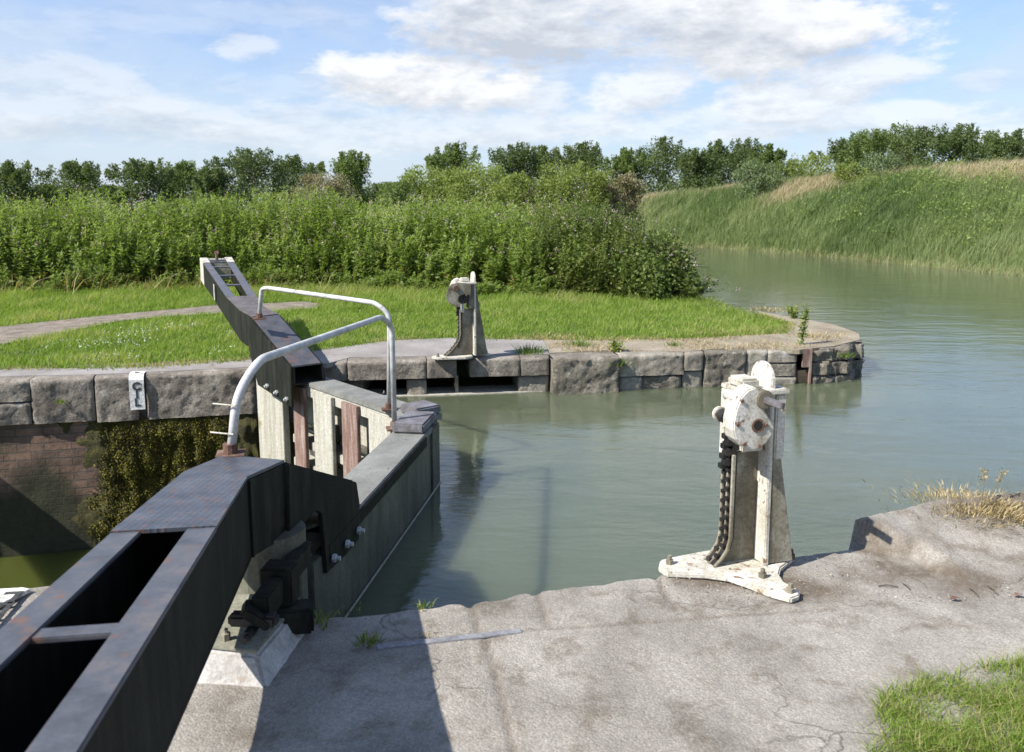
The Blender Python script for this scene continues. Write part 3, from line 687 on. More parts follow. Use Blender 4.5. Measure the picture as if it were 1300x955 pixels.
    # flanges
    def strp(a0, a1, b0, b1, h=.014, lift=.0):
        q = [a0, a1, b1, b0]; return MB().prism([T(p-np.array([0,0,h-lift])) for p in q], (0,0,h))
    fw = .085
    strp(pR, tR, inn(pR,pL,fw), inn(tR,tL,fw), lift=.008).build('top_flange', M['flange'], root, bevel=.003)
    strp(pL, tL, inn(pL,pR,fw), inn(tL,tR,fw), lift=.008).build('top_flange', M['flange'], root, bevel=.003)
    tp = MB()
    for a0, a1, b0, b1 in ((k2,k1,k2L,k1L),(k1,pR,k1L,pL)):
        tp.prism([T(p+np.array([0,0,.0])) for p in (a0,a1,b1,b0)], (0,0,.012))
    tp.build('tread_plate', M['tread'] if near else stone('worn_tread', (.07,.055,.05), (.12,.1,.095), (.17,.155,.15), 10, .6, .4, .004), root)
    strp(k2, en, k2L, enL, lift=.004).build('sloping_plate', M['steel_dark'] if near else M['flange'], root, bevel=.002)
    if near: strp(D(k1,.29), D(tR,.28), D(k1L,.29), D(tL,.28)).build('bottom_plate', M['black_iron'], root)  # added black plate: closes the open underside so the hollow looks darker
    strp(D(k2,.3), D(en,.155), D(k2L,.3), D(enL,.155)).build('bottom_plate', M['steel_dark'], root)
    for t in ((1.26, 2.0, 2.7) if near else (1.3, 1.95, 2.6, 3.0, 3.15)):
        r0, l0 = tail(t); r1, l1 = tail(t+.055)
        a0, a1, b0, b1 = inn(r0,l0,fw*.9), inn(r1,l1,fw*.9), inn(l0,r0,fw*.9), inn(l1,r1,fw*.9)
        strp(a0, a1, b0, b1, .014, .004).build('cross_bar', M['flange'], root, bevel=.003)
    strp(*[D(p,-.002) for p in (tR, tail(tl-.05)[0], tL, tail(tl-.05)[1])], h=.28).build('end_plate', M['white_iron'] if not near else M['steel_dark'], root, bevel=.01)
    if not near:
        m = MB(); w0 = tail(tl-.42); 
        for a, b, c_, d_ in ((w0[0], tR, w0[1], tL), (w0[1], tL, w0[0], tR)):
            o0, o1 = inn(a, c_, -.004), inn(b, d_, -.004); i0, i1 = inn(a, c_, fw), inn(b, d_, fw)
            m.prism([T(p+np.array([0,0,.010])) for p in (o0, o1, i1, i0)], (0,0,.004))
            n0, n1 = inn(a, c_, .001), inn(b, d_, .001)
            m.hexa([T(D(o0,.28)),T(D(o1,.28)),T(D(n1,.28)),T(D(n0,.28)),T(D(o0,-.01)),T(D(o1,-.01)),T(D(n1,-.01)),T(D(n0,-.01))])
        m.build('white_end_paint', M['white_iron'], root)
        c = (tail(tl-.15)[0]+tail(tl-.15)[1])/2; m = MB(); m.tube([T(c), T(c+np.array([0,0,.09]))], .02, 8); m.box(T(c+np.array([0,0,.1])), (.03,.0,0), (0,.01,0), (0,0,.02)); m.build('lifting_lug', M['rust'], root)
        c0 = tail(1.75)[1]; m = MB(); a, b = inn(tail(1.7)[1], tail(1.7)[0], -.004), inn(tail(1.78)[1], tail(1.78)[0], -.004)
        m.prism([T(D(a,.06)), T(D(b,.06)), T(D(b,.24)), T(D(a,.24))], (T(tail(1.7)[1])-T(tail(1.7)[0]))*.012); m.build('painted_mark', M['white_iron'], root)
    # handrail
    if near: hp = [(-1.161,3.395,.585),(-1.125,3.40,.84),(-1.06,3.50,.965),(-.865,5.60,.875),(-.817,5.724,.80),(-.813,5.724,.076)]
    else: hp = [(-2.272,7.582,.60),(-2.24,7.585,.87),(-2.17,7.53,.885),(-1.02,6.33,.885),(-.915,6.31,.80),(-.933,6.302,.076)]
    rl_ = MB(); rl_.tube([np.array(p) for p in hp], .0185, 14, smooth=.09); ho = rl_.build('handrail', M['galv'], root, smooth=True)
    for p in (hp[0], hp[-1]):
        m = MB(); m.box((p[0], p[1], p[2]+.004), (.055,.012,0), (-.012,.05,0), (0,0,.006)); m.tube([p, (p[0],p[1],p[2]+.05)], .03, 12); m.build('foot_plate', M['rust'], ho)
    if near:
        for pz in ((-1.147, .68), (-1.131,.80)):
            m = MB(); m.tube([(pz[0]-.09,3.39,pz[1]+.004),(pz[0]+.01,3.37,pz[1])], .0035, 6); m.build('cable_tie', M['white_iron'], ho)
gate(near_t, True); gate(far_t, False)

# ------------------------------------------------------------------ paddle gears
def gear(base, s, near, scl=1.):
    base = np.array(base, float)
    root = empty('paddle_gear', base)
    tag(root, 'tall white iron paddle stand with peeling paint on the nearest paving' if near else 'smaller looking white paddle stand on the far quay behind the handrails', 'paddle gear', 'pair of paddle stands')
    W = lambda a, p, z: base+(A*a+P*p*s)*scl+np.array([0, 0, z*scl])
    wh, dw = M['white_iron'], M['white_dirty']
    def bx(a0, a1, p0, p1, z0, z1, sk=0):
        return MB().hexa([W(a0,p0,z0),W(a1,p0,z0),W(a1,p1,z0),W(a0,p1,z0),W(a0+sk,p0,z1),W(a1+sk,p0,z1),W(a1+sk,p1,z1),W(a0+sk,p1,z1)])
    # base plate outlined from the near stand
    bo = [(838,712),(850,709),(885,702),(910,698),(935,699),(958,712),(975,717),(998,704),(1006,703),(1009,708),(991,722),(989,730),(996,740),(1014,750),(1015,757),(1004,761),(975,753),(948,742),(925,734),(895,730),(846,728),(836,721)]
    O2 = Z(955, 716)
    loc = []
    for x, y in bo:
        d = Z(x, y, .025)-O2; loc.append((d@A, d@P))
    m = MB(); m.prism([W(a, p, 0.0) for a, p in loc], (0,0,.026)); m.build('base_plate', wh, root, bevel=.006)
    for x, y in ((850,716),(1003,752),(1004,708),(968,733)):
        d = Z(x, y, .03)-O2; a, p = d@A, d@P
        m = MB(); m.tube([W(a,p,.02), W(a,p,.045)], .018, 6); m.tube([W(a,p,.04), W(a,p,.065)], .01, 8); m.build('bolt', M['rust'] if x in (1004,) else dw, root)
    # web plate (along the lock) left of spine with flared rack channel, tapering brace on the right
    def arc(z):    # outer edge of channel
        return -.150 if z > .26 else -.150-(.18*((.26-z)/.24)**2 if not near else .07*(max(0,.15-z)/.12)**2)
    zs = [.53,.45,.35,.26,.2,.15,.1,.06,.026]
    pol = [(0,.53)]+[(arc(z)+.0,z) for z in zs]+[(0,.026)]
    m = MB(); m.prism([W(a,-.009,z) for a, z in pol], (P*s*.018)*scl); m.build('web_plate', dw, root)
    for p0 in (-.052, .034):     # channel cheeks
        mm = MB()
        pr_ = [(arc(z)-.0, z) for z in zs]; pi = [(arc(z)+.014, z) for z in zs]
        mm.prism([W(a,p0,z) for a, z in pr_+pi[::-1]], (P*s*.016)*scl); mm.build('channel_cheek', dw, root, bevel=.002)
    # rack: toothed bar in the channel
    rk = MB(); zz = np.arange(.04, .60, .022)
    rk.prism([W(arc(z)+.008,-.034,z) for z in [.6]+zs]+[W(arc(z)+.03,-.034,z) for z in ([.6]+zs)[::-1]], (P*s*.068)*scl)
    for i, z in enumerate(zz):
        c = W(arc(z)+.004, -.014 if i % 2 else .014, z); rk.box(c, A*.014*scl, P*.014*scl, (0,0,.0075*scl))
    rk.build('rack', M['black_iron'], root)
    # spine plate across, with rounded tab
    m = MB(); hw = lambda z: .10-.012*z
    outl = [W(0,-.095,.026), W(0,.095,.026), W(0,.085,.84)]
    for k in range(0, 13):
        t = math.pi*k/12; outl.append(W(0, .085*math.cos(t), .845+.085*math.sin(t)))
    outl.append(W(0,-.085,.84))
    m.prism(outl, A*.022*scl); m.build('spine_plate', wh, root, bevel=.004)
    m = MB(); m.prism([W(.024,-.008,.026), W(.165,-.008,.026), W(.03,-.008,.83), W(.024,-.008,.83)], P*s*.02*scl); m.build('brace', dw, root)
    m = MB(); m.prism([W(.025,-.09,.026), W(.16,-.03,.026), W(.16,.03,.026), W(.025,.09,.026)], (0,0,.0001)); 
    m = MB(); m.add([W(.024,-.088,.03), W(.15,-.088,.03), W(.055,-.088,.56), W(.024,-.088,.56), W(.024,-.07,.03), W(.15,-.07,.03), W(.055,-.07,.56), W(.024,-.07,.56)], [(0,1,2,3),(7,6,5,4),(0,4,5,1),(1,5,6,2),(2,6,7,3),(3,7,4,0)]); m.build('side_brace', dw, root, bevel=.003)
    # head box
    bx((-.11 if near else -.06),-.002,-.05,.09,.54,.80).build('gear_case', wh if near else dw, root, bevel=.006)
    if near: bx(.024,.07,-.098,.098,.51,.80).build('gear_case', wh, root, bevel=.006)
    bx(-.135,(.08 if near else .03),-.105,.105,.80,.822).build('top_plate', wh, root, bevel=.004)
    bx(-.13,-.04,-.06,.06,.822,.865).build('bearing_block', wh, root, bevel=.01)
    bx(-.135,-.11,.02,.10,.50,.80).build('case_flange', wh, root, bevel=.004)
    # drum cover on the land side (teardrop)
    c = (-.118,.735); pts_ = []
    pts_ = [(-.118+.8*(a+.16), .715+1.0*(z-.69)) for a, z in ((-.169,.83),(-.215,.82),(-.255,.79),(-.28,.74),(-.293,.69),(-.292,.65),(-.275,.61),(-.25,.588),(-.215,.568),(-.17,.556),(-.13,.564),(-.09,.585),(-.062,.618),(-.046,.652),(-.136,.755),(-.135,.80))]
    m = MB(); m.prism([W(a,-.165,z) for a, z in pts_], P*s*.09*scl); cov = m.build('drum_cover', wh, root, bevel=.006)
    for ba, bz in ((-.19,.80),(-.205,.70),(-.17,.615),(-.10,.60),(-.07,.69)):
        m = MB(); m.tube([W(ba,-.164,bz), W(ba,-.172,bz)], .008*scl, 6); m.build('bolt', M['rust'], cov)
    hc = (c[0]+.008, c[1]-.045)
    m = MB(); ring = [W(hc[0]+.030*math.cos(t), -.17, hc[1]+.030*math.sin(t)) for t in np.linspace(0, 2*math.pi, 17)[:-1]]
    r2 = [W(hc[0]+.021*math.cos(t), -.17, hc[1]+.021*math.sin(t)) for t in np.linspace(0, 2*math.pi, 17)[:-1]]
    r3 = [W(hc[0]+.030*math.cos(t), -.160, hc[1]+.030*math.sin(t)) for t in np.linspace(0, 2*math.pi, 17)[:-1]]
    n = 16; m.add(ring+r2+r3, [(i,(i+1)%n,n+(i+1)%n,n+i) for i in range(n)]+[(i,2*n+i,2*n+(i+1)%n,(i+1)%n) for i in range(n)]); m.build('spindle_ring', M['rust'], cov)
    m = MB(); m.tube([W(hc[0],-.1655,hc[1]), W(hc[0],-.1685,hc[1])], .0215*scl, 16); m.build('hole_shade_disc', M['black_iron'], cov)  # solid black disc paints the dark inside of the hole
    # boss and square windlass spindle
    sp = (-.085,.80)
    m = MB(); m.tube([W(sp[0],-.10,sp[1]), W(sp[0],-.178,sp[1])], .04*scl, 18); m.build('spindle_boss', dw, root, bevel=.004)
    m = MB(); a0 = W(sp[0],-.17,sp[1]); a1 = W(sp[0]+.03,-.26,sp[1]-.01); t = (a1-a0); L_ = np.linalg.norm(t); t /= L_; n_ = np.cross(t,[0,0,1]); n_ /= np.linalg.norm(n_); u_ = np.cross(t, n_)
    m.box((a0+a1)/2, t*L_/2, n_*.013*scl, u_*.013*scl); m.build('spindle', M['cap'], root, bevel=.003)
    if not near:
        pb = [(-.04,.80),(-.16,.825),(-.25,.81),(-.29,.76),(-.31,.68),(-.29,.62),(-.22,.575),(-.16,.56),(-.15,.60),(-.19,.63),(-.17,.68),(-.11,.70),(-.04,.68)]
        m = MB(); m.prism([W(a,.10,z) for a, z in pb], P*s*.02); bk_ = m.build('gear_bracket', dw, root, bevel=.004)
        m = MB(); m.tube([W(-.205,.115,.765), W(-.205,.14,.765)], .028, 16); m.build('shaft_end', M['rust'], bk_)
        m = MB(); m.tube([W(-.12,.02,.645), W(-.12,.10,.645)], .05, 14); m.build('pinion', M['black_iron'], root)
    # pinion roller and pawl on the channel side
    m = MB(); m.tube([W(-.182,-.05,.70), W(-.182,.0,.70)], .030*scl, 18); m.build('roller', M['black_iron'], root, bevel=.003)
    m = MB(); m.tube([W(-.188,.001,.703), W(-.188,.022,.703)], .034*scl, 18); m.build('roller_cap', wh, root, bevel=.004)
    for i in range(8):
        pass
    m = MB(); m.tube([W(-.18,-.06,.80), W(-.185,-.07,.78), W(-.185,-.075,.75), W(-.16,-.08,.73)], [.02*scl,.018*scl,.024*scl,.014*scl], 10); m.tube([W(-.18,-.09,.80), W(-.18,-.03,.80)], .024*scl, 12); m.build('pawl', wh, root, smooth=True)
    # chain hanging from drum into the channel
    ch = MB()
    for i in range(7):
        z = .60-.022*i; c0 = W(-.14-.002*i, (-.012 if i % 2 else .012), z); ch.box(c0, A*.026*scl, P*.02*scl, (0,0,.012*scl))
    ch.build('chain', M['black_iron'], root, bevel=.003)
nb_ = Z(955, 716); gear(nb_+np.array([0,0,.004]), 1, True)
gear(Z(600, 454.5)+np.array([0,0,.012]), -1, False, .98)

# ------------------------------------------------------------------ vegetation
def pip(pts, poly):
    poly = np.array(poly)[:, :2]; x, y = pts[:, 0], pts[:, 1]; ins = np.zeros(len(pts), bool); j = len(poly)-1
    for i in range(len(poly)):
        xi, yi = poly[i]; xj, yj = poly[j]
        c = ((yi > y) != (yj > y)) & (x < (xj-xi)*(y-yi)/(yj-yi+1e-12)+xi); ins ^= c; j = i
    return ins
def scatter(poly, n):
    poly = np.array(poly)[:, :2]; lo, hi = poly.min(0), poly.max(0); out = []
    tot = 0
    while tot < n:
        p = lo+(hi-lo)*rng.random((n*2, 2)); p = p[pip(p, poly)]; out.append(p); tot += len(p)
        if len(p) == 0: break
    return np.concatenate(out)[:n]
def vnoise(p, s, seed=0.): return np.array([noise.noise((a*s+seed, b*s, seed)) for a, b in p[:, :2]])
def blades(p, z, h, w, lean, bend=.4, rnd=None):
    """two-segment tapering blades"""
    n = len(p); ang = rng.random(n)*2*math.pi; wd = np.stack([np.cos(ang), np.sin(ang), np.zeros(n)], 1)*w[:, None]*.5
    b = np.column_stack([p, z]); mid = b+np.column_stack([lean*.35, h*.55]); tip = b+np.column_stack([lean, h*(1-bend*.15)])
    v = np.stack([b-wd, b+wd, mid+wd*.75, mid-wd*.75, tip], 1).reshape(-1, 3)
    i = np.arange(n)[:, None]*5
    return v, [i+np.array([[0,1,2,3]]), i+np.array([[3,2,4]])], np.repeat(rnd if rnd is not None else rng.random(n), 5)
def join(parts):
    V = []; F4 = []; F3 = []; Rn = []; o = 0
    for v, fs, r in parts:
        for f in fs: (F4 if f.shape[1] == 4 else F3).append(f+o)
        V.append(v); Rn.append(r); o += len(v)
    fs = []
    if F4: fs.append(np.concatenate(F4))
    if F3: fs.append(np.concatenate(F3))
    return np.concatenate(V), fs, np.concatenate(Rn)

# lawn
lawn = [lp(x, y) for x, y in ((-60,471),(0,466),(170,464),(300,456),(400,443),(492,430),(572,427),(640,428),(690,429),(760,430),(880,428),(990,421),(1004,411),(965,400),(888,379),(885,374),(700,366),(600,364),(300,354),(150,350),(0,360),(-60,362))]
p = scatter(lawn, 185000)
# denser near the viewer
near_w = np.clip(1.5-(p[:, 1]-8)/10, .35, 1); p = p[rng.random(len(p)) < near_w]
path_in = pip(p+rng.normal(size=p.shape)*.05, pth); p = p[~path_in]
# edge fraying along the earth strip
n = len(p); k1 = vnoise(p, .8); k2 = vnoise(p, 3.1, 4)
h = rng.uniform(.035, .085, n)*(1+.5*k1+.4*k2); longer = np.clip((p[:, 1]-12.5)/3, 0, 1); h *= 1+1.6*longer*rng.random(n)
le = np.column_stack([rng.normal(.01, .03, n), rng.normal(0, .025, n)])*(h/.06)[:, None]
rn = np.clip(rng.random(n)*.7+.2+.5*k1+.4*k2, 0, .93); dry = rng.random(n) < .03+.3*np.clip(k1+k2*.6-.25, 0, 1); rn[dry] = 1
v, f, r = blades(p, np.full(n, -.012), h, rng.uniform(.006, .011, n), le, rnd=rn)
o = npmesh('lawn_grass', v, f, M['lawn'], rnd=r); tag(o, 'short bright green lawn grass along the far towpath', 'grass', kind='stuff')
ed1 = [lp(x, y) for x, y in ((-60,470),(0,467),(170,465),(300,457),(400,444),(492,431),(572,427.5),(640,429),(690,430),(760,431),(880,429),(990,422),(1003,412),(965,401))]
vp = resample(ed1, 5200); vp = vp+rng.normal(0, .05, vp.shape)+np.stack([np.zeros(5200), -.10*np.abs(vnoise(vp, 1.3, 5))-.05], 1)*rng.random((5200, 1))*2; n = len(vp)
v, f, r = blades(vp, np.zeros(n), rng.uniform(.02, .06, n), rng.uniform(.006, .011, n), rng.normal(0, .03, (n, 2)), rnd=np.where(vnoise(vp, 1.1, 2)+rng.normal(0, .3, n) > .1, 1., .6*rng.random(n)))
o = npmesh('verge_grass', v, f, M['lawn'], rnd=r); tag(o, 'ragged part-dried grass edge where the lawn meets the far paving', 'grass', kind='stuff')
vp = scatter([lp(x, y) for x, y in ((697,449),(870,446),(1010,444),(1060,438),(1040,425),(1000,425),(880,431),(700,433))], 4200); kk = vnoise(vp, 1.6, 3); vp = vp[kk+rng.normal(0, .15, len(vp)) > .05]; n = len(vp)
v, f, r = blades(vp, np.zeros(n), rng.uniform(.015, .05, n), rng.uniform(.005, .01, n), rng.normal(0, .03, (n, 2)))
o = npmesh('dry_turf', v, f, M['straw'], rnd=r); tag(o, 'thin straw coloured turf patches on the earth strip of the far quay', 'dry grass', kind='stuff')
vp = np.column_stack([rng.uniform(-11, -3.5, 190), np.zeros(190)]); vp[:, 1] = np.interp(vp[:, 0], [-12,-9.6,-7.8,-5.7,-3.5], [15.5,15.8,16.1,16.7,16.3])+rng.normal(-.2, .25, 190); n = 190
v, f, r = blades(vp, np.zeros(n), rng.uniform(.2, .55, n), rng.uniform(.012, .02, n), np.column_stack([rng.normal(.25, .3, n), rng.normal(-.3, .2, n)]))
o = npmesh('bent_dry_grass', v, f, M['straw'], rnd=r); tag(o, 'long bent straw-coloured grass arching out below the willowherb at left', 'dry grass', kind='stuff')
# clover heads in the lawn
cp = scatter([lp(x, y) for x, y in ((0,464),(170,462),(300,454),(320,415),(150,412),(0,440))], 700); cp = cp[vnoise(cp, 1.2, 4)+.3*vnoise(cp, 4, 1) > .08]; n = len(cp)
D = unit(n); C = np.column_stack([cp, rng.uniform(.05, .09, n)]); v1, f1 = leaves(np.repeat(C, 3, 0), unit(3*n), perp(unit(3*n)), np.full(3*n, .015), np.full(3*n, .011))
o = npmesh('clover_flowers', v1, f1, M['flower_white'], rnd=rng.random(len(v1))); tag(o, 'tiny white clover flowers dotted through the lawn at left', 'flowers', kind='stuff')

# herb thicket
def frontd(p, line):
    L_ = np.array(line, float); best = np.full(len(p), 9.)
    for a, b in zip(L_[:-1], L_[1:]):
        ab = b-a; t = np.clip(((p-a)@ab)/(ab@ab), 0, 1); best = np.minimum(best, np.linalg.norm(p-(a+t[:, None]*ab), axis=1))
    return best
def thicket(name, poly, n_st, hfun, lab, cat, pink=.12, seedc=0, mat='herb', ll=(.08,.16), wob=.09):
    p = scatter(poly, n_st); n = len(p); H = hfun(p)*rng.uniform(.78, 1.06, n)
    lean = rng.normal(0, wob, (n, 2)); lean[:, 0] += .05
    # stems
    w = np.full(n, .008); v, f, r = blades(p, np.zeros(n)-.02, H, w, lean*1., bend=0, rnd=np.clip(rng.random(n)*1., 0, 1))
    nl = 78; T_ = rng.random((n, nl))**.9; T_ = .04+.96*T_
    C = np.zeros((n, nl, 3)); C[..., 0] = p[:, None, 0]+lean[:, None, 0]*T_**1.5; C[..., 1] = p[:, None, 1]+lean[:, None, 1]*T_**1.5; C[..., 2] = H[:, None]*T_
    C = C.reshape(-1, 3); ang = rng.random(len(C))*2*math.pi; el = rng.uniform(-.3, 1.0, len(C))
    D = np.stack([np.cos(ang)*np.cos(el), np.sin(ang)*np.cos(el), np.sin(el)], 1)
    tt = T_.reshape(-1); L_ = rng.uniform(*ll, len(C))*(1.15-.5*tt); 
    Wn = np.stack([-np.sin(ang), np.cos(ang), rng.normal(0, .3, len(C))], 1)
    v2, f2 = leaves(C, D, Wn, L_, L_*.30)
    clump = np.repeat(vnoise(p, .9, 2.+seedc)*.5+vnoise(p, 4, 7.)*.35, nl)
    rn = np.clip(.42+clump+rng.normal(0, .16, len(C))+(tt-.5)*.25, 0, .9); rn[(tt < .4) & (rng.random(len(C)) < .15)] = 1
    o = npmesh(name, v2, f2, M[mat], rnd=np.repeat(rn, 4)); tag(o, lab, cat, kind='stuff')
    nf = int(n*10); q = rng.integers(0, n, nf); t = rng.random(nf); C3 = np.column_stack([p[q]+rng.normal(0, .07, (nf, 2)), H[q]*t*.9]); C3[:, 1] -= .04
    D3 = unit(nf); D3[:, 2] = np.abs(D3[:, 2])*.6; sz = rng.uniform(.05, .11, nf); v4, f4 = leaves(C3, D3, perp(D3), sz, sz*.5)
    npmesh('undergrowth_leaves', v4, f4, M['bramble'], o, rnd=np.repeat(np.clip(rng.random(nf)*.8+.2*vnoise(C3, 2), 0, .95), 4))['kind'] = 'stuff'
    so2 = npmesh('stems', v, f, M['stem'], o, rnd=r); so2['kind'] = 'stuff'
    # flowers
    sel = rng.random(n) < pink; m_ = sel.sum()
    if m_:
        nb = 10; tt = rng.uniform(.93, 1.06, (m_, nb)); C = np.zeros((m_, nb, 3)); C[..., 0] = p[sel, None, 0]+lean[sel, None, 0]+rng.normal(0, .035, (m_, nb)); C[..., 1] = p[sel, None, 1]+lean[sel, None, 1]+rng.normal(0, .035, (m_, nb)); C[..., 2] = H[sel, None]*tt
        C = C.reshape(-1, 3); D = unit(len(C)); v3, f3 = leaves(C, D, perp(D), rng.uniform(.015, .035, len(C)), rng.uniform(.015, .03, len(C)))
        fo = npmesh('blossoms', v3, f3, M['blossom'], o, rnd=np.repeat(rng.random(len(C)), 4)); fo['kind'] = 'stuff'
    return o
fr = [(-15.5,15.6),(-12,15.9),(-9.6,16.2),(-7.8,16.6),(-5.7,17.3),(-3.5,16.8),(-1.8,16.4),(-.7,15.9),(.5,15.5),(1.4,15.2)]
bkk = [(1.9,18.2),(-.5,19.3),(-4,20.6),(-8,19.8),(-15.5,19.3)]
def hf(p):
    x = p[:, 0]; b = np.interp(x, [-15,-9,-6,-3,0,1.2,2], [1.85,1.86,1.93,1.80,1.66,1.58,1.45])*(.40+.60*np.clip(frontd(p, fr)/1.3+.25*vnoise(p, 1.6, 8), 0, 1)**.7); return b*(.97+.16*vnoise(p, .55, 3)+.10*vnoise(p, 2.2, 5))
def jag(poly): return [(x+random.uniform(-.15,.15), y+random.uniform(-.25,.25)) for x, y in poly]
thicket('willowherb_thicket', fr+bkk, 4300, hf, 'tall dense stand of green willowherb with pink tops behind the lawn', 'willowherb', wob=.08)
tg = [(x+rng.uniform(-.1,.1), y-.5) for x, y in fr]
thicket('nettle_fringe', [(x, y-.55) for x, y in fr]+[(x, y+.1) for x, y in fr[::-1]], 800, lambda p: np.maximum(.06, .30*(1+1.9*vnoise(p, .9, 9)+.8*vnoise(p, 3, 2))), 'low nettles and long grass at the foot of the willowherb', 'nettles', pink=0, ll=(.05,.1))
# mixed herb mass at the right end, rounded
def hb(p):
    q = np.clip((p[:, 0]-1.2)/1.9, 0, 1); fd_ = frontd(p, [(.4,15.4),(1.4,15.0),(2.3,14.6),(3.0,14.5),(3.35,15.1),(3.3,16.2)]); return (.45+.55*np.clip(fd_/1.1, 0, 1)**.7)* np.maximum(.25, (1.72-.25*q)*np.sqrt(np.maximum(0, 1-(q*.97)**3)))*(1+.12*vnoise(p, 1.3, 6))
thicket('bindweed_thicket', [(.4,15.4),(1.4,15.0),(2.3,14.6),(3.0,14.5),(3.35,15.1),(3.3,16.2),(2.4,18.2),(.4,18.6)], 900, hb, 'rounded tangle of bindweed and willowherb at the water end of the thicket', 'bindweed', pink=.10, mat='bramble', ll=(.06,.12), wob=.3)

def leafcloud(C, size, asp=.55, up=.0):
    D = unit(len(C)); D[:, 2] += up; D /= np.linalg.norm(D, axis=1)[:, None]
    s = size*rng.uniform(.7, 1.3, len(C)); return leaves(C, D, perp(D), s, s*asp)
# bramble bush at the end
def bush_pts(c, rad, n, lumps=14, shell=.5):
    c = np.array(c); L = unit(lumps)*np.array(rad)*.62; L[:, 2] = np.abs(L[:, 2])*rng.uniform(.3, 1.2, lumps); rl_ = rng.uniform(.3, .52, lumps)
    k = rng.integers(0, lumps, n); u = unit(n)*(shell+(1-shell)*rng.random(n)[:, None])*rl_[k][:, None]*np.array(rad)
    p = c+L[k]+u; return p, k
br = empty('bramble_bush', (2.75, 15.1, 0)); tag(br, 'dark bramble bush overhanging the water at the right end of the thicket', 'bush')
Pb, kb = bush_pts((2.58,15.0,.1), (.82,.85,1.2), 9000, 22, .35); Pb = Pb[Pb[:, 2] > 0]
v, f = leafcloud(Pb, .065, .6)
npmesh('foliage', v, f, M['bramble'], br, rnd=np.repeat(np.clip(rng.random(len(Pb))*.8+.2*vnoise(Pb, 3, 1), 0, 1), 4))
m = MB()
for k in range(14):
    a = random.uniform(0, 6.28); e = np.array([2.75+.75*math.cos(a), 15.1+.7*math.sin(a), random.uniform(.5,1.2)]); m.tube([(2.75,15.1,0), (np.array([2.75,15.1,0])+e)/2+np.array([0,0,.3]), e], [.015,.01,.005], 5)
m.build('stem', M['bark'], br)
fl = Pb[rng.random(len(Pb)) < .008]; v, f = leafcloud(fl, .035, .9); npmesh('blossom', v, f, M['blossom'], br, rnd=rng.random(len(v)))

# trees -----------------------------------------------------------------
def tree(px, topy, hw, dist, bz, mat, name, label, cat, group=None, kind='spiky', n=2600, leaf=.22):
    top = YY(px, topy, dist); x = top[0]; H = top[2]-bz; W = hw/FPX*(dist*CS+.3)*(1.55 if kind != 'round' else 1.3); base = np.array([x, dist, bz])
    r = empty(name, base); tag(r, label, cat, group)
    m = MB(); lean = rng.normal(0, .15); m.tube([base-np.array([0,0,.3]), base+np.array([lean*.3,0,H*.35]), base+np.array([lean,0,H*.75])], [.045*H**.8*.6, .03*H**.8*.6, .012], 7)
    for k in range(7):
        a = random.uniform(0, 6.28); z0 = H*random.uniform(.25,.55); m.tube([base+np.array([lean*.3,0,z0]), base+np.array([W*.6*math.cos(a), W*.6*math.sin(a), z0+H*.3])], [.05,.015], 5)
    m.build('trunk', M['bark'], r)
    nl = 75 if kind != 'round' else 60; L = []; rad = []
    for k in range(nl):
        t = (k+.5)/nl*.86; z = bz+H*t
        prof = (min(1, t/.12+.55)*(1-max(0, t-.2)/.95)**.75) if kind != 'round' else math.sqrt(max(.05, 1-((t-.38)/.6)**2))
        a = random.uniform(0, 6.28); q = W*prof*random.uniform(.2,.85)
        L.append((x+q*math.cos(a), dist+q*math.sin(a), z)); rad.append(W*random.uniform(.18,.36)*(1-.3*t))
    L = np.array(L); rad = np.array(rad); k = rng.integers(0, nl, n)
    u = unit(n)*(rng.random(n)[:, None]**.45); vs_ = 1.0 if kind == 'round' else 1.15
    C = L[k]+u*rad[k][:, None]*np.array([1,1,vs_*.9])
    if kind == 'spiky':      # feathery leading shoots
        ns = 26; sa_ = rng.random(ns)*2*math.pi; sr = rng.random(ns)*W*.75
        sb_ = np.stack([x+sr*np.cos(sa_), dist+sr*np.sin(sa_), bz+H*(.60+.18*(1-sr/W))], 1); tipz = H*(.42-.26*sr/W)*rng.uniform(.45,1.0,ns); sdir = np.stack([np.cos(sa_)*sr*.35+.10, np.sin(sa_)*sr*.3, tipz], 1)
        m2 = int(n*.4); kk = rng.integers(0, ns, m2); t = rng.random(m2)**.8; C2 = sb_[kk]+sdir[kk]*t[:, None]*.92+unit(m2)*(.16*W*(1-t*.75))[:, None]*.8
        C = np.concatenate([C, C2]); k = np.concatenate([k, kk])
    C = C[(C[:, 2] < bz+H*(1+.03*rng.random(len(C)))) & (C[:, 2] > bz-.1)]; k = rng.integers(0, 80, len(C)) if kind == 'none' else (np.abs(C[:, 0]*1.3).astype(int)*7+(C[:, 2]*1.4).astype(int)*13+(C[:, 1]*1.2).astype(int)*5)
    v, f = leafcloud(C, leaf*.68, .5, .35)
    tone = rng.uniform(0, 1, 80)[k % 80]
    npmesh('crown', v, f, mat, r, rnd=np.repeat(np.clip(.25+.35*tone+.35*rng.random(len(C)), 0, 1), 4))
TG = 'hedgerow trees along the far field'; WG = 'willow bushes behind the thicket'
T_ = []
where = ['at the far left edge', 'second from the left edge', 'third from the left edge', 'above the white tipped beam', 'just right of the white tipped beam', 'with the tallest crown on the left', 'right of the tallest left tree', 'beside the brownish bush']
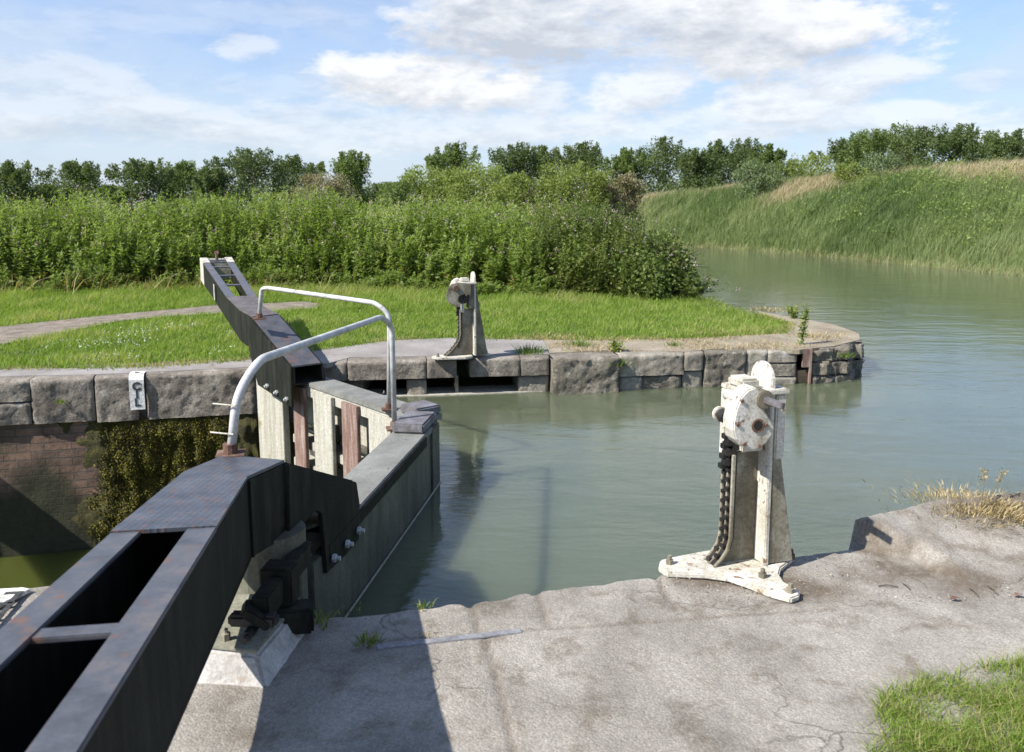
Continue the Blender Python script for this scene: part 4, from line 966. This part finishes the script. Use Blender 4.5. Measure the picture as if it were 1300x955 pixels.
left = [(8,206,36,'d','dark feathery tree cut off by the left edge of the picture'),
 (58,236,24,'m','low mid green shrub between the two leftmost trees'),
 (96,206,36,'d','dark broad tree standing second from the left edge'),
 (140,238,22,'m','small low shrub in the dip left of the feathery tree'),
 (182,203,36,'d','dark feathery tree above the left stretch of willowherb'),
 (232,207,32,'m','mid green loose tree left of the tallest left-hand tree'),
 (272,214,26,'d','small dark tree tucked against the tallest left-hand tree'),
 (316,190,38,'d','tallest dark tree on the left side of the hedgerow'),
 (374,199,36,'d','dark pointed tree between the tallest left tree and the brown bush'),
 (443,193,28,'m','mid green tree with open forked crown beyond the brown bush'),
 (490,234,40,'m','low hedge-like shrub in the lowest gap of the tree line'),
 (573,184,30,'m','round-headed green tree peeping over the willow bushes'),
 (652,182,34,'d','dark round tree behind the middle of the willow bushes'),
 (688,188,32,'d','dark ragged tree right beside the dark round tree'),
 (738,182,34,'d','dark bushy tree above the right-hand willow bushes'),
 (790,190,30,'m','lighter tree between two dark trees above the bushes'),
 (838,176,38,'d','tall dark tree at the start of the grassy bank'),
 (882,190,30,'d','low dark tree just right of the tall bank-end tree'),
 (912,180,28,'d','slender dark tree with swept top above the grassy bank'),
 (948,178,30,'d','dark tree with feathery top left of the lime green shrubs'),
 (975,186,20,'m','small sharp-topped tree beside the lime green shrubs'),
]
for i, (px, ty, hw, c, lab) in enumerate(left):
    tree(px, ty, hw, 63+(i*37 % 11), .5, M['leaf_dark' if c == 'd' else 'leaf_mid'], 'hedgerow_tree', lab, 'tree', TG, n=9500, leaf=.27)
for i, (px, ty, hw, dist, c, nm, lab, kd) in enumerate([
 (408,214,40,48,'leaf_brown','brown_bush','dull brown bush standing out of the willowherb line','round'),
 (540,206,52,40,'leaf_willow','willow_bush','olive willow bush at the left end of the bush row','round'),
 (608,200,58,38,'leaf_willow','willow_bush','broad yellow-green willow bush in front of the round-headed tree','round'),
 (668,214,48,36,'leaf_willow','willow_bush','lower willow bush in the middle of the bush row','round'),
 (728,200,52,37,'leaf_willow','willow_bush','tall pale willow bush near the right end of the row','round'),
 (783,212,36,38,'leaf_brown','brown_bush','brownish bush closing the row beside the grassy bank','round'),
 (500,224,40,36,'leaf_mid','willow_bush','small green bush just above the dark gap in the thicket','round')]):
    tree(px, ty, hw, dist, 0, M[c], nm, lab, 'bush', WG, kind=kd, n=14000, leaf=.17)
right = [(960,200,30,46,'leaf_pale','r','pale rounded shrub at the left end of the bank top'),
 (998,198,26,50,'leaf_mid','r','green shrub between the pale shrub and the lime shrub'),
 (1032,190,34,48,'leaf_willow','r','lime green rounded shrub on the bank crest'),
 (1070,178,28,58,'leaf_dark','s','small dark tree at the left edge of the right-hand wood'),
 (1100,166,34,56,'leaf_mid','s','mid green tree leading the right-hand wood'),
 (1140,160,38,58,'leaf_mid','s','highest mid green tree of the right-hand wood'),
 (1172,162,36,55,'leaf_dark','s','dark dense tree in the middle of the right-hand wood'),
 (1218,160,34,56,'leaf_dark','s','dark forked tree with a gap of sky on its left'),
 (1255,168,32,57,'leaf_mid','s','tree just left of the last tree on the right'),
 (1292,166,30,56,'leaf_dark','s','last dark tree cut by the right edge of the picture'),
 (1118,188,36,42,'leaf_pale','r','pale silvery bush in front of the right-hand wood'),
 (1080,204,24,42,'leaf_willow','r','small yellowish bush left of the silvery bush'),
 (1185,196,40,44,'leaf_dark','r','dark low bush under the middle of the right-hand wood'),
 (1222,200,22,40,'leaf_willow','r','low yellow-green bush half sunk behind the bank top'),
 (1268,194,34,44,'leaf_dark','r','dark low bush near the right edge of the bank top')]
for px, ty, hw, dist, c, kd, lab in right:
    bu = kd == 'r'
    tree(px, ty, hw, dist, 1.6, M[c], 'bank_bush' if bu else 'wood_tree', lab, 'bush' if bu else 'tree', 'bushes along the bank top' if bu else 'trees of the wood above the bank', kind='round' if bu else 'spiky', n=6500, leaf=.17 if bu else .24)
# low hedge mass closing gaps in the distance
hd = scatter([(-50,66),(-50,72),(14,72),(20,62),(12,60),(-10,66)], 22000)
C = np.column_stack([hd, .4+rng.random(len(hd))**1.3*(2.9+.8*vnoise(hd, .25, 3))]); v, f = leafcloud(C, .22, .55)
o = npmesh('distant_hedge', v, f, M['leaf_mid'], rnd=np.repeat(np.clip(rng.random(len(C))*.6+.3*vnoise(hd, .5), 0, 1), 4)); tag(o, 'continuous low green hedge behind the far trees', 'hedge', kind='stuff')

# reeds and long grass on the right bank
def bank_pts(n, d0, d1, i0, i1, power=1.):
    i = i0+(i1-i0)*rng.random(n); d = d0+(d1-d0)*rng.random(n)**power
    ii = i.astype(int); fr_ = i-ii; base = RL[ii]*(1-fr_)[:, None]+RL[ii+1]*fr_[:, None]; nn = RN[ii]
    p = base+nn*d[:, None]; cr = np.interp(base[:, 1], [-60,10,24,36,43,50,57,70], [3.1,3.1,3.1,3.15,2.95,2.2,1.2,.8])
    t = np.clip(d/9, 0, 1); z = -.55+(cr+.55)*(1-(1-t)**1.7); return p, z, d
idx = [k for k in range(len(RL)) if RL[k, 1] > 17 and RL[k, 0] > -8]; i0, i1 = idx[0], idx[-1]-1
p, z, d = bank_pts(165000, 0.0, 12, i0, i1); n = len(p)
k1 = vnoise(p, .22, 1); k2 = vnoise(p, .9, 5)
k4 = vnoise(p, 1.6, 21); up = np.clip((d-4.0+k1*2.5)/3.5, 0, 1)     # drier towards the crest
h = rng.uniform(.35, .7, n)*(1+.5*k2+.6*k4)*(1-.25*up); h = np.maximum(h, .15); h[d < .8] *= 1.1
k3 = vnoise(p, .12, 11); rn = np.clip(.3+.35*rng.random(n)+.45*k1+.25*k2+.3*k3, 0, .72); tan = rng.random(n) < up*(.6+1.2*np.clip(k1+.35*k2+.1, -.4, 1)); rn[tan] = rng.uniform(.8, 1, tan.sum())
foot = (d < .35) & (rng.random(n) < .7); rn[foot] = rng.uniform(.74, .9, foot.sum())
h[foot] *= .5
d_ = p[:, 1]; le = np.column_stack([(rng.normal(.15, .3, n)+.5*k4+.3*k2)*h, rng.normal(-.05, .16, n)])
v, f, r = blades(p, z-.05, h, rng.uniform(.008, .022, n)*np.clip(d_/26, .8, 1.6), le, rnd=rn)
o = npmesh('bank_reeds', v, f, M['reed'], rnd=r); tag(o, 'wind-swept reeds and tan seeding grass covering the right-hand canal bank', 'reeds', kind='stuff')

wq, wz, wd = bank_pts(90, 1.0, 6, i0, i0+(i1-i0)*.45); C = []
for a, z in zip(wq, wz): C.append(np.array([a[0], a[1], z+.3])+rng.normal(0, 1, (110, 3))*np.array([.35,.35,.22]))
C = np.concatenate(C); v, f = leafcloud(C, .11, .4, .4); o = npmesh('bank_weeds', v, f, M['herb'], rnd=np.repeat(np.clip(rng.random(len(C))*.9, 0, 1), 4)); tag(o, 'clumps of broad-leaved weeds among the reeds of the right bank', 'weeds', kind='stuff')
# small plants -------------------------------------------------------------
def tuft(loc, n, h, spread, mat, label, cat, name, group=None, wid=.006, leanx=.0, rn=(0,1)):
    loc = np.array(loc, float); r_ = rng.normal(0, spread, (n, 2)); p = loc[:2]+r_
    H = h*rng.uniform(.5, 1.1, n); le = r_*(.35*h/max(spread, .02))+rng.normal(0, h*.35, (n, 2)); le[:, 0] += leanx
    e = empty(name, loc); tag(e, label, cat, group)
    v, f, r = blades(p, np.full(n, loc[2]-.005), H, np.full(n, wid), le, rnd=rng.uniform(*rn, n)); npmesh('leaves', v, f, mat, e, rnd=r); return e
WD = 'small weeds in the paving'
tuft(Z(408,790), 45, .045, .022, M['weed'], 'green weed tuft against the corner of the concrete anchor block', 'weed', 'weed_tuft', WD, .007)
tuft(Z(468,815), 50, .04, .02, M['weed'], 'yellow-green weed tuft at the left end of the iron tie bar', 'weed', 'weed_tuft', WD, .007)
tuft(Z(537,771), 34, .03, .02, M['weed'], 'tiny yellow weed in the notch of the coping edge', 'weed', 'weed_tuft', WD, .006)
tuft(Z(542,806), 26, .02, .025, M['straw'], 'dried scrap of weed on the iron tie bar', 'weed', 'weed_tuft', WD, .006)
tuft(Z(452,775), 26, .02, .03, M['weed'], 'sparse weed on the coping edge closest to the gate', 'weed', 'weed_tuft', WD, .005)
DG = 'straw coloured dry grass patches'
for (px, py, zz_, n, h, s, lab) in ((1225,640,.13,1300,.034,.13,'largest patch of orange dry grass along the coping edge'),
      (1272,642,.12,600,.034,.08,'dry grass patch by the right edge at the coping rim'),
      (1292,658,.1,200,.045,.05,'upright dry grass patch cut by the right edge'),
      (1244,668,.08,110,.04,.03,'small dry tuft directly below the tall dead stalks'),
      (1208,690,.03,300,.022,.07,'thin dry grass line in the middle of the right paving'),
      (1268,712,.01,600,.03,.055,'low orange dry tuft lowest on the right paving'),
      (1150,682,.02,110,.03,.06,'flattened dry scrap near the shaded stone step'),
      (1165,690,.01,110,.03,.05,'dry scrap just right of the one by the stone step')):
    tuft(Z(px, py, zz_), n, h, s, M['straw'], lab, 'dry grass', 'dry_grass_tuft', DG, .005)
for px, py, qx, qy, lab in ((1244,650,1250,594,'upright dead stalk with a pale seed head near the coping rim'), (1247,648,1276,597,'slanting dead stalk leaning right near the coping rim')):
    b = Z(px, py, .12); t = YY(qx, qy, b[1]+.1); e = empty('dead_stalk', b); tag(e, lab, 'stalk', 'two dead stalks')
    MB().tube([b, (b+t)/2+np.array([.005,0,.01]), t], [.003,.0025,.002], 5).build('stem', M['straw'], e)
    C = t+rng.normal(0, .008, (40, 3))+np.outer(rng.random(40), (b-t))*.25; v, f = leafcloud(C, .015, .5); npmesh('seed_head', v, f, M['straw'], e, rnd=rng.random(len(v)))
# near lawn corner at bottom right
poly = [Z(x, y)[:2] for x, y in ((1125,880),(1180,862),(1240,846),(1300,838),(1400,830))]+[np.array(q) for q in ((3.6,2.9),(7,3.0),(7,.2),(1.0,1.2))]+[Z(1100,960)[:2]]
p = np.concatenate([scatter(poly, 70000), scatter([Z(x, y)[:2] for x, y in ((1120,880),(1180,862),(1240,846),(1300,838),(1400,830),(1500,960),(1100,960))], 13000)]); kf = vnoise(p, 5, 2); p = p[kf > rng.uniform(-.5, .25, len(p))]; n = len(p); h = rng.uniform(.02, .065, n); le = rng.normal(0, .03, (n, 2))
v, f, r = blades(p, np.full(n, -.005), h, rng.uniform(.002, .004, n), le*1.3, rnd=np.where(rng.random(n) < .2, 1., rng.random(n)*.9)); o = npmesh('foreground_grass', v, f, M['lawn'], rnd=r); tag(o, 'blurred green grass in the bottom right corner of the paving', 'grass', kind='stuff')
# debris on the paving: leaves and twigs
for px, py, lab in ((1212,760,'curled brown dead leaf lying on the right paving'), (1292,756,'dead leaf near the right edge of the paving')):
    c = Z(px, py, .012); m = MB(); m.add([c+np.array(q) for q in ((-.02,0,0),(-.005,.012,.008),(.02,.003,.004),(.012,-.012,.010),(-.008,-.01,.003))], [(0,1,2,3,4)]); tag(m.build('dead_leaf', M['rust']), lab, 'leaf', 'dead leaves on the paving')
for (a, b, lab) in (((1115,744),(1140,745),'dark twig left of the two parallel twigs'), ((1146,741),(1155,748),'short dark twig beside the longest twig'), ((1231,747),(1242,757),'left one of two slanting twigs on the right paving'), ((1253,744),(1267,755),'right one of two slanting twigs on the right paving')):
    p0, p1 = Z(*a, .008), Z(*b, .008); tag(MB().tube([p0, (p0+p1)/2+np.array([0,.006,.004]), p1], .0025, 5).build('twig', M['bark']), lab, 'twig', 'twigs on the paving')
# pebbles near the gear
n = 1400; pp = np.column_stack([rng.uniform(.6, 2.2, n), rng.uniform(3.25, 3.75, n)]); kk = vnoise(pp, 3, 3); ed_ = np.array([edge(a) for a in pp[:, 0]]); pp = pp[(kk > -.1) & (pp[:, 1] < ed_-.04)]; n = len(pp)
C = np.column_stack([pp, np.full(n, .012)]); D = unit(n)*np.array([1,1,.3]); D /= np.linalg.norm(D, axis=1)[:, None]; v, f = leaves(C, D, perp(D), rng.uniform(.004, .012, n), rng.uniform(.003, .007, n))
o = npmesh('grit', v, f, M['grit'], rnd=rng.random(len(v))); tag(o, 'pale grit and chaff scattered around the nearest paddle stand', 'grit', kind='stuff')

# plants on the far quay
def stalk_plant(loc, h, n, label, spread=.05, mat='weed'):
    loc = np.array(loc, float); e = empty('quay_weed', loc); tag(e, label, 'weed', 'weeds on the far quay')
    m = MB(); C = []
    for k in range(n):
        a = random.uniform(0, 6.28); t = loc+np.array([spread*math.cos(a), spread*math.sin(a), h*random.uniform(.6,1)]); m.tube([loc, (loc+t)/2+np.array([.01,0,0]), t], [.006,.004,.002], 5)
        C.append(loc+np.outer(rng.random(60)**.8, (t-loc))+rng.normal(0, .02, (60, 3)))
    m.build('stem', M['stem'], e); bpy.data.objects[e.children[0].name]
    at = e.children[0].data.attributes.new('rnd', 'FLOAT', 'POINT'); at.data.foreach_set('value', np.full(len(e.children[0].data.vertices), .3, np.float32))
    C = np.concatenate(C); v, f = leafcloud(C, .04, .5); npmesh('leaves', v, f, M[mat], e, rnd=np.repeat(rng.random(len(C)), 4))
stalk_plant(Z(1017,438), .58, 4, 'tall spindly weed standing near the tip of the far quay')
stalk_plant(Z(1008,405), .18, 5, 'short bushy weed behind the tall spindly one', .08)
stalk_plant(Z(782,447), .12, 4, 'green weed rooted beside the big square quay block', .05)
for px, py, lab, h in ((672,449,'green weed on the coping right of the far paddle stand', .12), (735,440,'leafy weed patch behind the big square quay block', .10), (855,440,'low weed on the earth strip of the far quay',.07), (780,465,'bright weed hanging from the joint above the water', .1), (1072,455,'fern-like weed in the rubble at the quay tip',.08)):
    p_ = Z(px, py) if py < 452 else np.array([*so(px, .02), -.1]); tuft(p_, 130 if h > .09 else 70, h, .07 if h > .09 else .04, M['weed'], lab, 'weed', 'quay_weed', 'weeds on the far quay', .009, rn=(0,.7))
for px, py, n, sp, lab in ((700,428,260,.2,'dry brown grass edging the earth strip left of the weeds'), (905,424,500,.32,'long dry grass edging in the middle of the earth strip'), (1050,428,240,.16,'reddish dry patch at the quay tip'), (975,394,200,.14,'dark dry growth on the back rim of the quay tip')):
    tuft(Z(px, py), n, .05, sp, M['straw'], lab, 'dry grass', 'dry_grass_patch', 'dry grass on the far quay', .01)
tuft(np.array([*chx(77), -.22])+np.array([.01,-.05,0]), 40, .05, .02, M['weed'], 'small weed growing from the face of the left coping stones', 'weed', 'quay_weed', 'weeds on the far quay', .008, rn=(.2,.9))

# ------------------------------------------------------------------ light, sky
SH = R(240); EL = R(44)     # heading of the sun (from +Y clockwise), elevation
sv = Vector((math.sin(SH)*math.cos(EL), math.cos(SH)*math.cos(EL), math.sin(EL)))
sun = bpy.data.lights.new('sun', 'SUN'); sun.energy = 5.0; sun.angle = R(.5); sun.color = (1, .95, .88)
so3 = bpy.data.objects.new('sun', sun); col.objects.link(so3); so3.rotation_euler = sv.to_track_quat('Z', 'Y').to_euler(); so3.location = (0,0,30)
w = bpy.data.worlds.new('World'); sc.world = w; w.use_nodes = True; nt = w.node_tree; N = nt.nodes; L = nt.links
sky = N.new('ShaderNodeTexSky'); sky.sky_type = 'NISHITA'; sky.sun_disc = False; sky.sun_elevation = EL; sky.sun_rotation = SH; sky.air_density = 1.; sky.dust_density = .6; sky.ozone_density = 1.2
bg = N['Background']; bg.inputs[1].default_value = .1
tc = N.new('ShaderNodeTexCoord'); sp = N.new('ShaderNodeSeparateXYZ'); L.new(tc.outputs['Generated'], sp.inputs[0])
az = math_(nt, 'ARCTAN2', sp.outputs[0], sp.outputs[1]); el = math_(nt, 'ARCSINE', sp.outputs[2])
cv_ = N.new('ShaderNodeCombineXYZ'); L.new(az, cv_.inputs[0]); L.new(math_(nt, 'MULTIPLY', el, 2.6), cv_.inputs[1])
n1_ = nz(nt, 6, 10, .66, vec=cv_.outputs[0], dist=.25); n2_ = nz(nt, 21, 9, .62, vec=cv_.outputs[0]); n3_ = nz(nt, 2.2, 8, .65, vec=cv_.outputs[0], dist=.9)
up_ = N.new('ShaderNodeVectorMath'); up_.operation = 'ADD'; up_.inputs[1].default_value = (-.012, .045, 0); L.new(cv_.outputs[0], up_.inputs[0])
n1s = nz(nt, 6, 10, .66, vec=up_.outputs[0], dist=.25); n2s = nz(nt, 21, 9, .62, vec=up_.outputs[0])
relief = math_(nt, 'ADD', math_(nt, 'MULTIPLY', math_(nt, 'SUBTRACT', n1s, n1_), 3.2), math_(nt, 'MULTIPLY', math_(nt, 'SUBTRACT', n2s, n2_), 1.0))
def sky_ang(px, py): d = ray(px, py); d = d/np.linalg.norm(d); return math.atan2(d[0], d[1]), math.asin(d[2])
blobs = [(560,105,135,34,1.,.2),(470,100,55,28,.9,.1),(690,120,60,22,.7,.2),(305,60,38,17,.6,.3),(60,95,95,28,.45,.5),(130,105,50,18,.5,.4),(385,110,130,16,.35,.7),(810,122,70,30,.85,.1),
         (660,25,130,55,.95,.9),(830,10,110,70,.95,.6),(1000,35,150,60,1.05,.25),(1080,90,90,32,.8,.5),(985,130,80,28,.85,.2),(1160,150,110,22,.7,.3),(1245,103,35,14,.5,.4),(545,5,25,14,.6,.2),
         (100,150,260,30,.5,.6),(480,165,260,30,.55,.4),(860,160,220,26,.6,.4),(200,30,120,14,.3,.3),(350,20,100,12,.3,.3),(60,40,90,14,.3,.3),(760,160,60,14,.7,.2),(940,170,70,12,.7,.2),(600,170,90,12,.6,.3),(330,165,80,12,.6,.3),(180,140,60,14,.6,.3),(60,160,90,12,.6,.4),(420,140,60,14,.5,.4),(1060,150,70,16,.7,.3),(1210,170,90,14,.6,.3),(700,80,60,14,.4,.5),(-150,120,120,60,.6,.4),(1500,60,120,60,.7,.4),(300,-120,300,60,.6,.5),(1000,-150,300,60,.7,.5)]
dens = None; grey = None
for px, py, wx, wy, s_, gr in blobs:
    a0, e0 = sky_ang(px, py); a1, _ = sky_ang(px+wx, py); _, e1 = sky_ang(px, py-wy)
    wa = abs(a1-a0)*1.15; we = abs(e1-e0)*1.15
    u_ = math_(nt, 'DIVIDE', math_(nt, 'SUBTRACT', az, a0), wa); v_ = math_(nt, 'DIVIDE', math_(nt, 'SUBTRACT', el, e0), we)
    r2 = math_(nt, 'ADD', math_(nt, 'MULTIPLY', u_, u_), math_(nt, 'MULTIPLY', v_, v_))
    q = math_(nt, 'MAXIMUM', math_(nt, 'SUBTRACT', 1.5, r2), -1.5)
    q = math_(nt, 'ADD', q, math_(nt, 'MULTIPLY', math_(nt, 'SUBTRACT', n1_, .5), 4.4)); q = math_(nt, 'ADD', q, math_(nt, 'MULTIPLY', math_(nt, 'SUBTRACT', n2_, .5), 2.6))
    q = math_(nt, 'MULTIPLY', math_(nt, 'SMOOTH_MIN', math_(nt, 'MAXIMUM', math_(nt, 'MULTIPLY', q, 1.0), 0), 1., .3), s_)
    under = math_(nt, 'MULTIPLY', q, math_(nt, 'ADD', gr*.55, math_(nt, 'MULTIPLY', v_, -.45), clamp=True))
    dens = q if dens is None else math_(nt, 'SMOOTH_MAX', dens, q, .25); grey = under if grey is None else math_(nt, 'MAXIMUM', grey, under)
veil = ramp(nt, math_(nt, 'ADD', n3_, math_(nt, 'MULTIPLY', math_(nt, 'SUBTRACT', .30, el), .5)), [(.40, (.0,)*3), (.64, (.5,)*3)])
dens = math_(nt, 'MINIMUM', dens, 1.)
basec = mix(nt, veil, mix(nt, 1., sky.outputs[0], (.62, .85, 1.15), 'MULTIPLY'), (3.9, 4.5, 5.4))
low = math_(nt, 'MULTIPLY', math_(nt, 'SUBTRACT', .24, el), 3.2, clamp=True)
basec = mix(nt, math_(nt, 'MULTIPLY', low, .7), basec, (4.1, 4.6, 5.3))
cc = mix(nt, math_(nt, 'ADD', math_(nt, 'MULTIPLY', grey, 1.35), math_(nt, 'MULTIPLY', relief, 1.0), clamp=True), (6.3, 6.35, 6.4), (3.75, 3.95, 4.3))
fin = mix(nt, math_(nt, 'MULTIPLY', dens, .92), basec, cc)
L.new(fin, bg.inputs[0])

# ------------------------------------------------------------------ camera
cam = bpy.data.cameras.new('camera'); cam.sensor_width = 36; cam.lens = 36*FPX/1300; cam.shift_y = -45.5/1300; cam.clip_end = 4000; cam.clip_start = .05
co = bpy.data.objects.new('camera', cam); col.objects.link(co); co.location = (0,0,EYE); co.rotation_euler = (R(90)-TH, 0, 0)
cam.dof.use_dof = True; cam.dof.focus_distance = 5.2; cam.dof.aperture_fstop = 5.
sc.camera = co
sc.view_settings.view_transform = 'Standard'; sc.view_settings.look = 'None'; sc.view_settings.exposure = .72
sc.cycles.max_bounces = 6; sc.cycles.diffuse_bounces = 3; sc.cycles.glossy_bounces = 3; sc.cycles.transmission_bounces = 3; sc.cycles.caustics_reflective = False; sc.cycles.caustics_refractive = False
sc.view_settings.exposure = .72; sc.view_settings.gamma = 1
